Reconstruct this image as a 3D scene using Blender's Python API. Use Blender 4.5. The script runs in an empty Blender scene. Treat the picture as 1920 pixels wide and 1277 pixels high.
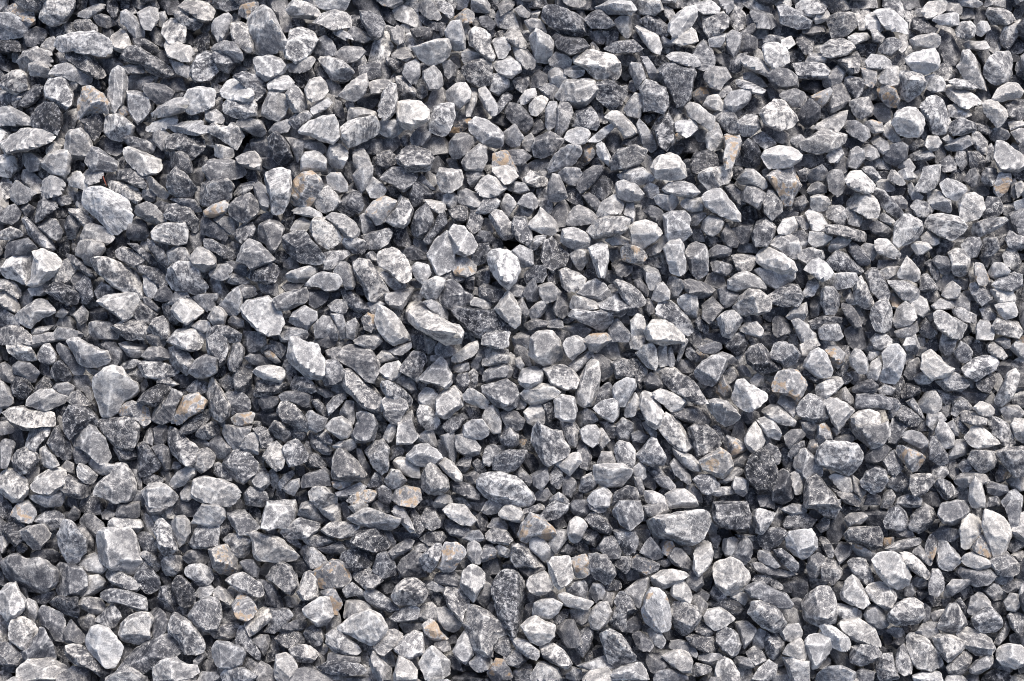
import bpy, math, random
import numpy as np

# ------------------------------------------------------------------ camera
R = math.radians
PITCH, SLOPE, DIST, FOCAL, WPX, HPX = R(52.0), R(20.0), 1.40, 52.5, 1920.0, 1277.0
scene = bpy.context.scene
VIEW = np.array([0.0, math.cos(PITCH), -math.sin(PITCH)])      # the way the lens points
RIGHT = np.array([1.0, 0.0, 0.0])
UP = np.array([0.0, math.sin(PITCH), math.cos(PITCH)])
CAM = -VIEW * DIST
cam_data = bpy.data.cameras.new("camera")
cam = bpy.data.objects.new("camera", cam_data)
scene.collection.objects.link(cam)
cam.location = CAM
cam.rotation_euler = (R(90) - PITCH, 0, 0)
cam_data.lens, cam_data.sensor_width = FOCAL, 36.0
cam_data.clip_start, cam_data.clip_end = 0.01, 500.0
scene.camera = cam

# ------------------------------------------------------------------ sky, sun, exposure
SUN_EL, SUN_AZ = R(69.0), R(45.0)          # azimuth measured from +Y (behind the heap) towards +X
world = bpy.data.worlds.new("World")
scene.world = world
world.use_nodes = True
wn = world.node_tree
wn.nodes.clear()
sky = wn.nodes.new("ShaderNodeTexSky")
sky.sky_type = 'NISHITA'
sky.sun_disc = False
sky.sun_elevation, sky.sun_rotation = SUN_EL, SUN_AZ
sky.air_density, sky.dust_density, sky.ozone_density = 1.0, 4.0, 0.3
bg = wn.nodes.new("ShaderNodeBackground")
bg.inputs[1].default_value = 0.11
wo = wn.nodes.new("ShaderNodeOutputWorld")
wn.links.new(sky.outputs[0], bg.inputs[0])
wn.links.new(bg.outputs[0], wo.inputs[0])

sun_data = bpy.data.lights.new("sun", 'SUN')
sun_data.energy, sun_data.angle, sun_data.color = 2.5, R(23.0), (1.0, 0.94, 0.845)
sun = bpy.data.objects.new("sun", sun_data)
scene.collection.objects.link(sun)
sun.rotation_euler = (-(R(90) - SUN_EL), 0, -SUN_AZ)
sun.location = (0, 0, 5)

vs = scene.view_settings
scene.display_settings.display_device = 'sRGB'
vs.view_transform, vs.look = 'Standard', 'None'
vs.exposure, vs.gamma = 0.57, 1.0
vs.use_curve_mapping = False
scene.cycles.max_bounces, scene.cycles.diffuse_bounces, scene.cycles.glossy_bounces = 4, 2, 2
scene.cycles.filter_width, scene.cycles.denoising_prefilter = 1.05, 'NONE'

# ------------------------------------------------------------------ stones traced from the photograph
# Each line: kind of rock and its tone, dimmer light at left painted in (p pale dusty, g plain grey, d dark veined, m mottled, l layered; r = rust),
# words on its look, then its outline in tenths of a zoomed tile's pixels; @x,y gives the tile's corner.
TRACE = """
@0,0
m7 pitted|34,-2 55,-1 55,5 52,12 48,17 40,19 33,16 30,13 33,4
p7 finger-like|60,9 68,5 74,3 78,4 77,7 70,12 66,14 59,12
p6 yellow-tinged|0,10 8,10 17,14 21,20 20,25 14,28 2,29 -3,20
m5r|5,4 20,4 24,9 25,17 20,20 16,13 8,10 0,8
d2|81,1 87,1 89,8 88,12 85,14 80,7
l6 knobbly|40,34 43,28 55,25 70,23 79,28 83,34 81,41 73,42 68,40 55,38 47,39
d3|56,14 67,15 72,20 73,24 60,25 56,20
g4|70,13 76,11 83,13 86,18 80,21 74,19
g6|90,10 95,8 102,13 107,19 108,28 100,29 99,22 91,18
g6|103,10 112,5 118,7 118,15 113,22 108,21 105,16
p6|118,10 123,9 125,14 122,20 118,19
p6|134,5 140,0 155,2 160,8 158,15 150,16 145,10 138,9
m5|130,9 136,8 146,11 152,16 150,23 147,26 140,22 132,14
m7|123,18 128,14 134,15 139,21 138,31 133,32 127,33 121,25
g6|84,27 90,22 94,24 97,33 92,39 84,36 83,30
d3|99,28 106,28 113,32 120,37 117,43 110,38 100,34
p7 crumpled|125,30 128,29 134,33 142,34 147,43 142,47 136,46 126,42 123,34
g5|127,45 134,46 142,50 143,56 139,58 132,55
m4 white-rimmed|143,50 147,43 154,39 162,41 163,53 156,60 147,61 143,55
m3 dark slanting|91,43 97,35 104,35 112,40 122,47 128,51 129,56 122,58 113,54 104,48 95,46
g6|92,50 98,48 107,49 110,53 105,55 96,55
g3|18,25 26,21 32,22 35,25 33,31 28,36 20,34
l2|0,29 11,29 15,34 14,38 6,39 -2,37
g5 bread-roll-shaped|12,46 18,39 28,36 37,39 40,43 38,49 33,50 24,54 16,53
p7|22,48 29,46 35,49 38,54 36,58 28,57 21,57
m5|0,63 4,57 9,54 16,53 20,56 19,62 22,66 12,70 3,67
d2|10,76 15,70 24,65 29,64 33,68 27,75 22,79 13,80
d3 white-scratched|50,40 60,39 68,41 73,48 78,53 80,57 72,58 64,54 56,50 51,45
g6 bent|37,56 42,48 50,47 58,51 66,56 70,59 66,63 60,63 57,58 51,57 46,57
p7|51,58 57,56 61,59 57,66 53,68 50,62
m6 rough|34,64 37,59 45,57 50,60 52,66 55,71 54,78 49,82 44,80 39,76 35,73
p7r ochre-streaked|60,65 68,65 77,70 82,78 80,85 75,83 70,84 64,87 58,92 58,78
p6 prism-like|84,54 88,50 93,53 97,57 95,69 92,78 86,86 81,82 80,72 82,60
g4|107,62 113,62 124,64 130,69 126,76 119,79 112,74 107,67
g5|95,69 102,69 111,71 113,75 113,82 108,88 103,92 97,83 96,75
p6r|88,83 92,79 97,82 97,86 92,88 88,87
g6|113,85 120,79 130,74 139,73 141,79 136,84 125,87 115,88
p7|138,73 141,67 150,65 158,66 161,70 160,79 153,83 144,85 138,82
p7|109,96 114,92 125,87 130,86 133,91 129,95 118,98 111,98
g6|122,96 132,92 150,90 157,94 155,99 147,101 134,99 126,100
d1 rugged black|23,88 27,82 33,77 38,76 43,80 46,86 46,94 42,101 36,97 26,95 24,92
g6|0,81 8,80 18,85 24,90 24,94 16,91 8,93 -2,95
d2|60,89 66,87 72,82 77,87 80,93 78,100 73,106 69,103 68,96 61,92
m7|80,88 86,86 94,89 100,95 98,101 91,105 84,104 79,99
p6 wide flat|0,107 8,101 16,96 28,96 38,97 42,100 38,106 29,110 20,113 11,114 5,116
p7 smooth|49,102 53,98 60,97 65,101 69,108 69,115 64,119 53,118 48,111
m4|93,104 98,102 109,105 115,109 113,114 106,113 97,110
p6|93,113 97,110 106,114 112,116 120,119 120,126 116,130 106,130 95,122
d3 speckled|125,103 133,100 145,99 152,103 153,111 148,116 142,119 136,112 126,113
g5|115,99 122,97 127,101 125,110 121,112 115,105
p6|35,112 40,106 48,103 49,107 44,114 36,118
p6|30,122 36,115 49,112 53,117 51,128 48,132 38,130
g5|17,115 24,114 30,117 33,121 29,127 22,128 18,122
m7|-2,118 6,115 11,119 13,126 8,132 -2,132
d2|127,112 137,113 142,119 144,128 136,131 129,126
g5|69,110 74,111 82,117 88,121 87,128 70,128 63,121
g6|32,30 40,28 43,32 39,39 31,36
@380,0
p6* big pale egg-shaped|33,23 35,14 40,8 46,5 52,9 55,15 59,25 63,32 61,36 54,40 46,42 39,38 36,28
m6 dark-topped|61,37 64,29 66,21 75,21 82,24 86,30 82,37 77,43 70,46 63,42
p7|63,7 69,0 78,2 86,6 89,10 84,15 76,14 66,12
p7|82,-1 98,0 112,-1 113,3 107,8 97,8 88,6
m5|84,17 89,11 97,8 106,9 112,14 111,20 104,21 98,23 91,19
d3|118,9 126,9 133,13 136,18 134,27 131,29 125,26 120,18
p6|7,18 12,9 18,8 22,14 21,20 17,28 12,31 7,23
m5|20,18 29,17 35,20 38,30 38,39 33,39 25,34 22,27
p6 smooth|38,40 44,42 51,42 57,44 63,50 60,55 52,59 47,60 41,55
p6|63,48 70,47 80,42 84,45 82,51 74,55 66,55
m6 pitted|86,44 95,43 107,48 112,53 111,60 106,62 97,59 92,52
g5|83,37 87,29 92,27 97,31 100,39 98,42 88,42 83,40
g5|100,40 107,35 118,36 121,39 116,45 108,47 101,45
p7|97,21 101,20 109,25 113,30 107,30 99,26
g4|106,22 113,20 121,24 127,29 120,32 112,29
m5r|26,11 29,4 36,2 41,2 41,11 33,14
d3|8,0 13,-1 26,-1 27,6 19,9 10,6
g5|4,38 8,32 16,30 24,32 30,40 29,48 25,48 20,38 12,37
d4|7,42 12,36 19,36 25,43 24,50 19,54 12,51
p8* white crumpled|14,68 18,61 26,58 30,61 33,66 38,68 37,74 30,77 21,75 15,72
m4 salt-and-pepper|23,58 30,54 38,56 45,55 47,63 46,71 40,77 37,74 36,67 30,61
m6|14,79 18,75 28,77 37,75 40,79 40,86 32,89 22,87 16,84
p7|48,62 56,57 64,57 68,62 65,67 58,69 50,68
g6 faceted|47,76 50,70 57,69 62,72 64,79 61,86 57,91 50,88 45,85
m5|62,70 68,63 73,67 78,76 79,82 75,84 68,84 64,77
p6|77,67 81,59 88,58 92,62 94,68 90,73 82,76 78,73
p7|81,81 86,77 93,73 97,77 93,81 87,85 82,87
p6|102,71 108,64 115,58 122,55 124,63 121,70 114,76 106,74
p8* white wedge-shaped|72,98 79,91 90,87 98,86 101,93 102,103 97,108 88,105 80,101 73,100
l7 banded|104,95 110,90 120,88 128,87 132,92 132,100 126,104 119,107 110,110 104,103
p7|103,86 108,81 120,81 128,84 130,89 122,88 113,90 106,91
m6 blade-like|130,86 134,71 140,62 147,65 147,72 144,84 139,89 133,90
m5|145,58 150,58 155,64 159,67 158,74 148,76 146,70
g6|131,91 146,89 151,97 142,103 133,101
g5|24,91 34,88 44,91 46,98 43,103 35,99 25,95
m6 crusty|4,95 10,93 17,97 21,92 27,95 31,102 33,110 28,113 20,109 14,104 6,100
p6|50,98 55,92 66,89 68,94 64,98 56,101
l3 blue-black|50,104 55,100 60,104 65,111 68,120 66,125 60,124 53,118 50,110
g5|62,103 69,104 76,106 75,114 71,121 68,114
g5|76,106 84,105 94,110 93,116 85,114 76,113
p8|93,116 96,109 104,106 110,110 108,119 104,127 98,126 94,121
p8|74,119 77,114 86,113 92,119 92,128 74,128
p7|2,113 8,108 15,109 28,114 27,117 20,119 8,118
p6|25,118 31,115 39,113 44,120 43,127 35,126 28,123
g4|1,126 6,120 17,119 27,122 32,130 24,134 6,134
d3|117,50 125,47 132,48 133,56 126,59 118,56
g5|124,62 130,60 141,60 140,66 134,70 126,70
p6|2,83 10,82 16,87 15,93 8,94 3,90
g5|142,41 147,36 153,36 157,43 152,46 143,43
d3|137,43 145,44 151,50 146,54 139,49
p7r|131,0 148,-1 149,2 142,6 135,4
g5|141,24 146,19 151,24 152,30 146,33 142,30
m5|64,90 70,85 78,83 82,88 78,91 70,97
g6|113,112 120,111 125,119 127,126 118,130 113,122
d3|131,116 140,113 147,119 146,123 138,126 132,124
@760,0
p8* white rounded|-6,76 3,75 13,76 18,83 18,90 11,94 4,98 -1,96 -6,90 -7,83
p8 notched|3,36 12,33 24,29 32,29 34,36 33,42 26,47 18,49 11,45 7,40
p8 pillar-like|30,23 34,17 41,16 43,22 45,29 44,37 39,40 35,38 33,31 30,27
m7|47,25 52,20 60,23 64,28 63,33 67,41 66,46 60,44 53,37 48,34
g6|64,32 67,29 74,28 78,34 79,40 76,43 69,43 66,36
g5|75,26 79,22 86,25 90,31 90,37 85,36 80,34 76,31
g6|80,36 84,33 92,38 97,45 98,51 94,53 88,50 84,45
p8 tooth-shaped|93,29 98,22 102,24 108,29 111,34 109,42 104,51 100,50 96,44 95,36
p7|90,16 95,14 101,15 104,20 106,25 100,23 94,24
d3* big charcoal white-veined|102,10 104,4 111,4 121,7 129,12 134,17 134,27 128,28 119,25 109,20 103,16
l2|110,28 114,25 120,28 132,29 137,34 132,39 122,41 115,37
d4|134,13 139,9 146,8 152,13 156,18 150,21 140,21
p7|142,6 154,0 168,1 172,7 168,11 152,11
g6|108,45 113,39 120,40 125,45 123,50 117,52 109,49
m7* large pale hollowed|126,43 136,37 148,40 156,43 162,49 166,57 165,63 161,66 152,60 141,58 135,51 127,48
p7|119,52 127,49 134,50 133,56 126,59 119,55
p7 ochre-pitted|107,57 110,51 116,52 121,57 123,63 118,66 109,62
p6* broad smooth grey|113,72 120,61 132,59 140,61 144,67 140,73 135,79 126,80 116,76
d3 broad dark|142,63 152,61 161,65 167,62 168,72 160,80 154,82 146,76 142,72
d3|42,53 45,48 56,44 63,45 65,54 64,63 55,65 47,61
p7|65,49 71,43 78,42 85,47 86,53 79,58 70,55
m6|63,68 66,56 72,55 77,60 77,65 70,71
p6|13,54 22,49 27,55 28,63 25,67 18,67 13,58
g6|0,48 8,45 11,48 11,56 7,66 2,60 -2,55
g4|28,48 33,45 39,51 38,56 33,61 29,56
p7|39,41 47,37 53,38 58,43 50,47 43,48
p7 smooth|31,68 38,62 45,62 49,68 48,75 40,82 35,80 31,74
p7|55,67 60,65 63,69 69,79 68,85 64,86 59,80 55,72
g6|45,82 49,66 54,68 54,74 49,86 46,86
d3|66,84 70,75 78,64 81,66 79,75 73,82 66,87
d4|80,59 86,56 93,57 93,63 88,69 83,66
g4|94,58 100,53 106,57 106,62 100,65 94,66
g6|100,65 110,63 115,66 114,72 110,76 105,72
p8|83,77 90,68 98,66 103,68 97,73 90,78
m7|93,79 97,73 103,70 107,74 104,81 98,87 93,85
p6|105,82 108,77 113,77 114,82 112,96 107,98 105,92
m5|112,84 116,77 123,78 125,85 121,97 116,104 112,98
d4|122,91 128,83 138,80 144,88 145,94 142,97 133,95 125,94
p8|119,104 122,98 129,95 136,97 138,101 134,107 127,109
l7|136,106 146,97 155,92 158,93 154,98 145,106
g6 triangular|48,92 53,88 61,90 70,96 73,101 72,110 69,113 60,109 52,102 48,98
m6 creased|18,93 21,80 28,78 36,78 37,87 34,94 32,101 25,103 19,99
d3r|33,99 40,91 50,87 48,95 42,100 34,102
g5|33,107 38,101 46,100 53,105 48,112 40,119 35,120 33,112
g5|3,104 10,95 16,92 19,98 18,104 13,109 5,108
g6|74,99 82,93 85,98 88,102 87,110 80,111 75,105
g3|74,85 78,77 86,79 94,88 95,93 90,99 82,94
g4 smooth rounded|95,110 98,103 108,99 114,103 120,106 112,114 104,119 97,117
p6 slanted|107,125 112,116 122,109 130,110 132,117 128,122 118,126 108,130
p6|43,121 46,115 55,108 60,110 61,120 57,128 45,127
m4 broad|0,107 8,110 18,113 21,118 17,127 0,129 -8,118
g5r|66,113 75,112 80,119 84,128 66,129
g4|77,113 88,112 94,117 88,123 82,123
g5r|132,108 138,109 142,115 135,124 132,119
p8|142,110 147,105 151,112 155,120 152,124 145,118
p6|88,104 94,100 97,105 93,113 88,111
g3|94,90 101,89 105,96 98,101 94,99
g5|5,3 12,-1 20,0 24,8 27,14 22,17 15,12
m5|21,0 27,-1 34,4 36,11 33,13 26,8
g6r|37,13 45,7 52,10 52,15 44,19 37,16
g3|55,13 62,12 68,18 64,23 57,19
p6|50,8 50,0 60,-1 63,4 62,10
g5|70,4 76,-1 83,-1 80,6 72,11
g6|82,7 87,4 93,10 94,14 86,12
@1140,0
p8* creamy white plate-like|46,17 50,12 57,6 65,5 67,13 63,20 57,27 49,27 46,22
p8|48,28 57,27 62,21 69,24 71,28 65,32 55,34 49,32
m5|71,13 77,11 86,9 90,14 89,20 84,25 76,28 72,22
p7|65,3 76,0 83,6 82,10 72,11 67,8
p7|74,30 82,26 88,25 88,30 84,35 76,35
p8|20,21 24,19 31,23 37,27 40,36 39,41 32,38 26,30
l3|24,16 33,10 38,14 45,20 47,25 42,27 32,23
p6|4,15 9,13 16,13 18,24 14,29 9,24
g6|38,29 41,27 48,31 49,35 42,36
d4|-8,36 8,31 18,30 26,37 22,39 10,40 -5,39
m6|18,0 38,-1 40,7 33,12 24,10 20,4
g6|41,3 48,7 50,11 46,16 43,12
g5|83,0 93,-1 94,5 89,11 84,5
g5|88,27 93,23 100,26 98,36 94,44 89,35
g4|99,29 104,26 111,29 111,36 104,40 99,37
g4|107,8 115,8 122,11 126,18 121,21 112,20 108,12
g3|99,24 106,19 112,15 113,20 108,25 101,27
m8* round white dark-flecked|116,36 118,33 127,32 134,37 136,46 132,49 123,51 118,46
p7 split|100,45 104,42 113,44 121,53 120,58 111,54 102,50
d3|92,46 98,41 104,40 100,46 100,54 94,57 91,52
m6|44,42 49,39 58,39 65,42 70,49 64,51 54,48 46,45
g5|62,45 66,36 72,30 77,37 80,44 79,50 71,52 65,49
d3* black webbed|39,53 43,49 50,47 56,51 64,52 65,55 62,65 61,72 57,78 51,79 46,70 41,62
g6|14,49 18,46 25,48 28,56 28,60 22,66 19,60
p6|25,43 29,42 35,50 40,59 38,63 31,58
d4 shell-like|24,66 29,60 36,62 43,66 45,79 41,85 34,82 27,83 26,75
p7|12,81 20,70 25,71 26,78 24,88 15,86
g6|72,54 80,50 88,51 92,58 86,63 84,67 77,65 72,59
l6|88,61 96,59 107,62 117,67 115,71 106,69 96,64
g6|101,55 107,54 114,58 118,64 113,65 103,60
g4|119,57 125,51 134,52 141,57 142,65 134,67 126,66 121,61
m5 slab-like|139,48 148,47 160,48 165,53 162,59 150,59 143,58 141,53
g4r rusty|63,70 69,66 75,66 76,71 70,77 65,75
g5|78,71 86,65 92,64 92,69 86,74
p6|87,75 92,69 101,67 108,69 105,76 100,81 94,85 88,80
p7|71,79 75,72 82,71 88,80 85,83 78,82
p7 bean-shaped|58,80 62,77 69,79 74,84 79,87 79,94 76,97 68,92 60,87
d4|78,82 86,80 94,85 98,92 99,99 91,99 85,95 80,88
p7 disc-like|50,92 56,89 65,90 67,96 63,101 58,103 51,98
g6|74,102 78,94 81,91 84,97 88,108 84,114 77,112 74,110
p7r crescent-shaped|87,101 92,99 98,101 100,107 97,116 93,124 88,126 86,118 88,110
d3|100,110 105,105 110,108 114,115 113,122 107,127 101,122
m6|97,91 104,86 111,87 114,95 107,102 100,101
m7* big frosted round|114,85 118,79 124,75 132,76 138,83 142,90 138,95 128,98 118,94
g5|127,71 132,67 141,67 148,70 150,76 146,81 137,80
g3|142,88 145,81 151,74 158,80 158,88 150,96 144,99
p9* long white loaf-shaped|113,120 118,112 128,109 137,110 145,115 143,120 136,125 127,126 118,127
p8 broad|32,125 37,118 46,114 52,116 58,124 59,132 50,137 36,135
d2|62,121 66,115 75,113 81,116 82,124 76,129 64,130
p6|22,94 24,90 30,96 35,103 36,110 32,113 26,108
m3|34,95 38,89 45,84 49,92 50,105 44,112 38,108
p7|0,81 9,84 17,91 22,98 17,102 12,103 8,95 5,91 -3,89
d2|10,107 16,102 21,101 25,107 20,110
d4|2,120 8,112 20,109 28,113 25,122 15,127 3,128
d2|25,89 28,85 38,85 36,88 30,93
d5|108,103 116,99 122,103 126,108 118,113
m5|127,5 133,4 145,10 152,15 150,21 141,21 130,17
m5|139,4 146,0 157,0 163,5 160,12 150,13 142,9
p6|125,0 138,0 139,5 134,6 126,5
g5|137,103 144,101 149,106 149,116 143,113 137,108
m6|116,28 122,26 131,28 129,32 117,32
p8|130,30 137,27 140,33 135,37 130,33
d3|140,26 145,25 153,31 153,38 147,40 142,33
g5|146,22 152,18 161,20 162,24 153,26 147,25
@1520,0
p9* bright white hexagonal|61,92 65,84 72,80 80,80 85,87 85,97 81,102 72,103 66,101
m6 frosted egg-shaped|83,80 88,74 94,72 99,76 102,85 105,92 103,98 97,100 91,98 87,90 84,84
p9* broad snow-white|71,44 75,40 86,37 93,36 97,46 95,51 90,55 84,57 78,53 72,48
p8|75,30 80,27 90,25 97,27 97,32 93,36 84,37 77,37
m7|66,60 68,54 76,54 83,57 86,63 82,70 73,75 67,73 66,67
p7|85,58 92,56 98,58 101,63 99,68 91,69 86,65
p8|99,68 104,64 113,66 122,71 127,76 125,80 118,81 109,78 101,74
m7|103,80 108,78 116,81 120,86 112,89 105,87
p7 triangular|128,77 133,75 140,76 146,82 147,87 142,94 137,97 133,92 130,84
m5* big rounded peppered|130,52 134,42 140,39 148,39 151,48 150,56 145,62 138,64 131,60
p6|110,50 113,46 114,39 119,38 123,44 126,52 130,60 131,67 124,65 116,60
m6|103,61 109,59 121,60 126,65 120,67 110,66
p7|136,74 140,66 147,62 156,62 160,68 156,73 148,75 142,77
d3|146,78 152,75 162,75 162,88 154,89 147,86
p7|41,13 46,10 51,11 53,18 54,23 46,23 42,20
p7|48,9 54,7 62,8 68,14 74,19 73,25 66,24 57,22 53,17 50,11
p7|83,8 88,2 96,0 102,1 100,8 94,13 87,14
p6|102,0 110,0 113,5 112,11 104,10 101,7
p8|90,15 97,10 108,10 115,13 112,18 104,20 94,18
d3|76,22 78,13 86,14 87,18 94,21 92,25 82,26
m7|108,23 112,17 119,16 123,20 122,27 116,30 110,27
p7|123,20 127,16 134,16 134,22 128,27 124,26
m6|131,11 134,6 144,7 151,10 153,15 146,19 136,18
m6|142,28 144,21 150,18 156,16 157,22 152,31 148,36 143,33
p7|113,33 118,31 130,31 133,36 126,38 117,36
p8|28,28 34,25 42,25 45,29 38,31 32,34
m6|8,35 15,30 24,29 30,32 33,36 26,41 15,43 9,41
d4|50,36 56,30 63,28 68,32 66,37 60,42 53,40
p6|66,27 71,27 73,34 69,41 66,38 67,32
d4|16,45 24,43 34,39 37,45 35,54 29,55 24,49
m7|41,46 46,41 54,42 60,46 60,51 51,52 43,51
g6r|37,51 49,53 49,61 46,65 40,63 39,57
p7|50,58 56,50 65,50 67,56 65,63 58,65 52,62
g5r rust-marked|48,62 52,62 63,67 66,74 63,80 57,79 51,72
m4|24,59 31,55 38,57 40,63 37,71 32,74 29,70 26,65
g4|13,80 16,66 23,63 29,69 29,74 24,80 15,85
p8r|1,72 7,69 14,66 16,69 13,76 7,81 4,77
g5|9,60 15,54 20,49 26,54 22,62 17,67 10,67
g5|29,77 36,74 43,73 46,80 45,86 36,89 31,85
p7|2,95 9,90 21,84 27,83 25,92 20,98 8,98
g5|25,91 34,91 42,96 44,102 39,106 30,101 25,96
p8r* orange-tinted|39,92 46,90 53,92 54,98 48,100 42,97
p7|55,95 60,91 63,98 66,102 68,106 61,106 55,101
l6 long striped|0,103 8,97 15,98 26,101 25,107 16,112 5,115 -6,112 -8,106
g6|44,102 51,102 57,106 59,111 54,115 47,110
g6|39,111 43,108 50,112 51,117 45,120 39,117
g6|12,117 16,110 22,109 24,115 20,121 14,121
g6|27,124 30,113 35,108 40,114 40,119 34,126
g4|55,117 60,109 68,107 72,110 71,119 64,124 57,121
d4|73,117 80,113 88,112 94,117 86,120 76,120
p8|85,108 88,101 95,102 98,107 95,112 90,113
p6|101,109 110,104 118,101 120,108 112,113 103,113
m5|108,120 110,113 117,112 118,120 113,128
p7|137,118 140,106 144,104 150,110 158,116 162,124 155,128 142,127
p7|148,91 158,90 162,94 150,97
p7|150,99 156,96 163,97 163,107 155,106
g6|0,40 6,40 12,43 10,47 3,48 -4,47
p7|110,0 122,-1 129,3 124,6 112,4
m5|130,5 132,0 145,0 145,6 135,6
d4|155,45 162,45 162,62 156,60 153,52
d4|12,15 20,10 31,10 35,19 28,25 18,30 14,24
d4|12,0 25,-1 28,7 22,12 14,10
p8|2,14 5,9 12,8 15,12 10,17 4,18
p7|32,11 36,10 42,17 43,22 36,22
d4|103,93 112,88 122,92 123,97 112,101 103,101
g6|45,23 50,23 55,28 53,32 47,31
@0,315
m8* large white marbled|62,25 64,16 76,15 85,19 94,21 99,27 99,35 96,44 89,49 83,48 77,41 71,37 64,30
m6 streaky-based|80,12 84,10 95,12 104,15 106,22 102,27 97,24 92,20 85,18
d3|88,2 105,0 109,8 108,15 103,14 95,11 88,9
g5|62,5 67,0 75,0 78,6 74,10 66,13 63,9
p7|51,8 53,3 60,3 65,10 65,17 59,15 52,13
g6 broad|29,18 32,10 38,6 47,9 52,14 46,19 38,22 32,23
g5|8,17 12,8 19,14 28,19 29,22 23,25 14,27 9,23
m4|27,35 28,27 34,22 41,24 43,30 37,32 32,38 27,41
l4|35,23 43,20 51,21 55,26 46,28
g4|0,35 6,29 12,27 16,33 14,40 9,43 0,40
g4|15,30 20,26 26,30 25,36 19,36
l4 long spiky|17,39 20,37 26,43 35,50 43,60 36,62 28,57 21,48
g5|28,44 36,38 42,39 47,48 43,54 36,51
m6 white-ended|0,48 8,44 17,48 16,51 8,54 -2,53
g4|0,64 8,55 20,53 27,60 20,66 13,65 0,70
m7 wide whitish|0,78 6,69 16,65 25,66 29,70 28,77 21,87 13,88 5,86 0,82
p7* broad pale two-lobed|24,63 32,61 42,63 46,71 44,76 38,82 32,87 25,89 20,87 27,79 29,70 24,66
m5|39,82 44,72 50,69 56,71 57,76 52,84 46,87 40,84
l4|49,43 51,37 57,35 62,39 59,46 55,55 51,52
m5|52,31 59,31 70,38 70,42 63,45 61,39 53,35
g6|61,50 63,43 70,42 78,45 85,52 83,55 77,58 68,54 61,54
p6|57,61 60,55 68,54 77,57 78,62 73,68 68,73 64,72 62,67 57,65
l4|49,64 52,63 61,70 72,79 71,83 64,80 56,73 50,68
m5* large grey-green streaked|69,69 73,67 85,69 95,73 103,77 108,83 109,93 104,98 97,94 90,91 80,84 72,77
p7 fan-shaped|73,100 81,95 93,94 101,93 104,98 103,106 97,112 92,114 84,107 76,103
m5|72,92 77,86 83,88 90,92 89,95 80,97 74,97
d2 long black|35,93 39,86 45,86 53,90 61,96 60,104 52,103 43,98
d3|54,90 63,82 67,84 70,96 65,101 61,100 61,95
g4|53,84 58,77 62,80 62,83 56,88
p6|20,90 28,88 36,83 39,86 37,92 32,95 24,95
m5|0,84 8,84 15,91 16,97 12,97 4,92 -2,91
g6|0,94 5,91 11,97 15,104 11,108 3,104 -2,99
p6* pale four-sided|12,110 20,103 28,98 34,97 40,102 43,109 36,111 30,112 24,120 19,118 13,113
g5 smooth|100,30 104,25 110,25 117,29 123,36 124,41 118,42 111,40 103,36
g3|95,50 97,42 102,37 109,42 111,49 107,54 101,55 97,53
m6 smoky|114,48 119,43 129,40 137,40 140,48 139,56 132,58 121,55 115,53
d3 white-netted|124,35 129,28 134,26 141,30 148,39 148,45 144,48 139,40 130,40 125,38
d4|125,14 126,6 132,0 140,6 148,16 144,22 135,22 127,18
g5|108,5 114,7 121,14 129,20 127,25 120,22 110,14
g5|107,17 112,14 117,18 116,24 110,26 107,22
g3|115,28 119,25 127,27 125,33 120,33
g4|127,24 134,22 145,24 151,33 146,34 138,29 131,26
d4|110,52 113,54 122,61 127,69 125,75 118,69 112,61
d4 faceted|87,62 92,59 100,62 108,67 106,71 100,74 93,70 88,67
d3|96,57 104,58 113,65 120,73 116,75 108,68
d3|103,74 110,74 118,76 124,81 124,88 119,89 112,81 104,78
p7|106,79 112,80 118,88 117,94 112,97 108,92 108,84
m5|125,63 131,59 138,60 142,66 141,71 133,70 127,72
m5 big wedge-shaped|124,83 126,76 135,70 142,71 148,77 153,85 158,92 150,95 140,92 131,91 127,87
g6|142,67 148,60 156,60 161,66 161,75 152,77 145,74
p8|128,106 133,99 141,97 149,101 152,107 147,111 140,117 133,112
d3|121,102 125,100 130,107 136,115 136,119 129,121 124,112
g3|115,98 119,91 124,88 129,93 129,99 122,100
g5|126,101 131,93 139,93 141,97 134,99 130,103
g5|144,97 152,94 162,95 161,103 155,107 150,102
g4|106,97 111,97 120,105 118,108 110,104
d3|99,109 105,100 111,104 117,109 113,115 107,118 101,114
l5|63,117 72,115 82,116 87,121 88,128 72,128 66,124
d4|84,119 92,114 106,113 111,121 107,128 95,128
d4|110,122 115,113 121,109 126,116 127,128 113,128
g5|55,110 62,103 66,108 66,114 60,117
d3|0,121 6,118 16,119 23,125 23,132 0,132
g5|39,126 44,119 53,120 62,124 58,128 42,129
g6|22,121 30,119 39,118 35,123 26,126
p7|143,118 150,114 156,115 158,120 152,123 147,121
g5|42,108 47,105 51,108 47,112 42,111
@380,315
m6 wispy|47,1 58,0 65,3 66,16 64,25 60,33 55,35 51,32 50,22 48,15 45,7
m6r* brown-capped|68,11 73,5 80,3 87,7 90,14 86,20 80,28 73,29 67,27 66,20
p7r|93,7 96,4 103,4 108,12 108,17 102,18 95,15
m5|81,25 88,16 93,13 100,19 103,25 98,31 91,33 85,31
l3 dark faceted|101,30 106,20 112,17 118,20 120,28 116,36 108,37
g6|113,6 118,0 127,-1 127,8 124,14 118,19
l4|133,8 142,0 156,-1 160,6 155,14 150,17 143,12
p7|122,14 127,7 133,11 137,16 134,22 126,22
p8r white-crested|122,33 128,25 136,22 144,25 142,32 136,40 130,42 127,38
m5 tall|137,39 143,30 148,21 153,24 157,32 154,40 150,44 143,43
p8|65,33 71,29 80,29 88,34 89,37 82,37 73,35
g6|91,37 97,32 106,35 114,41 117,47 115,52 106,52 102,45 97,40
m6* ring-cracked oval|80,44 84,37 92,38 99,43 103,52 101,60 95,61 86,57 81,51
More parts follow.
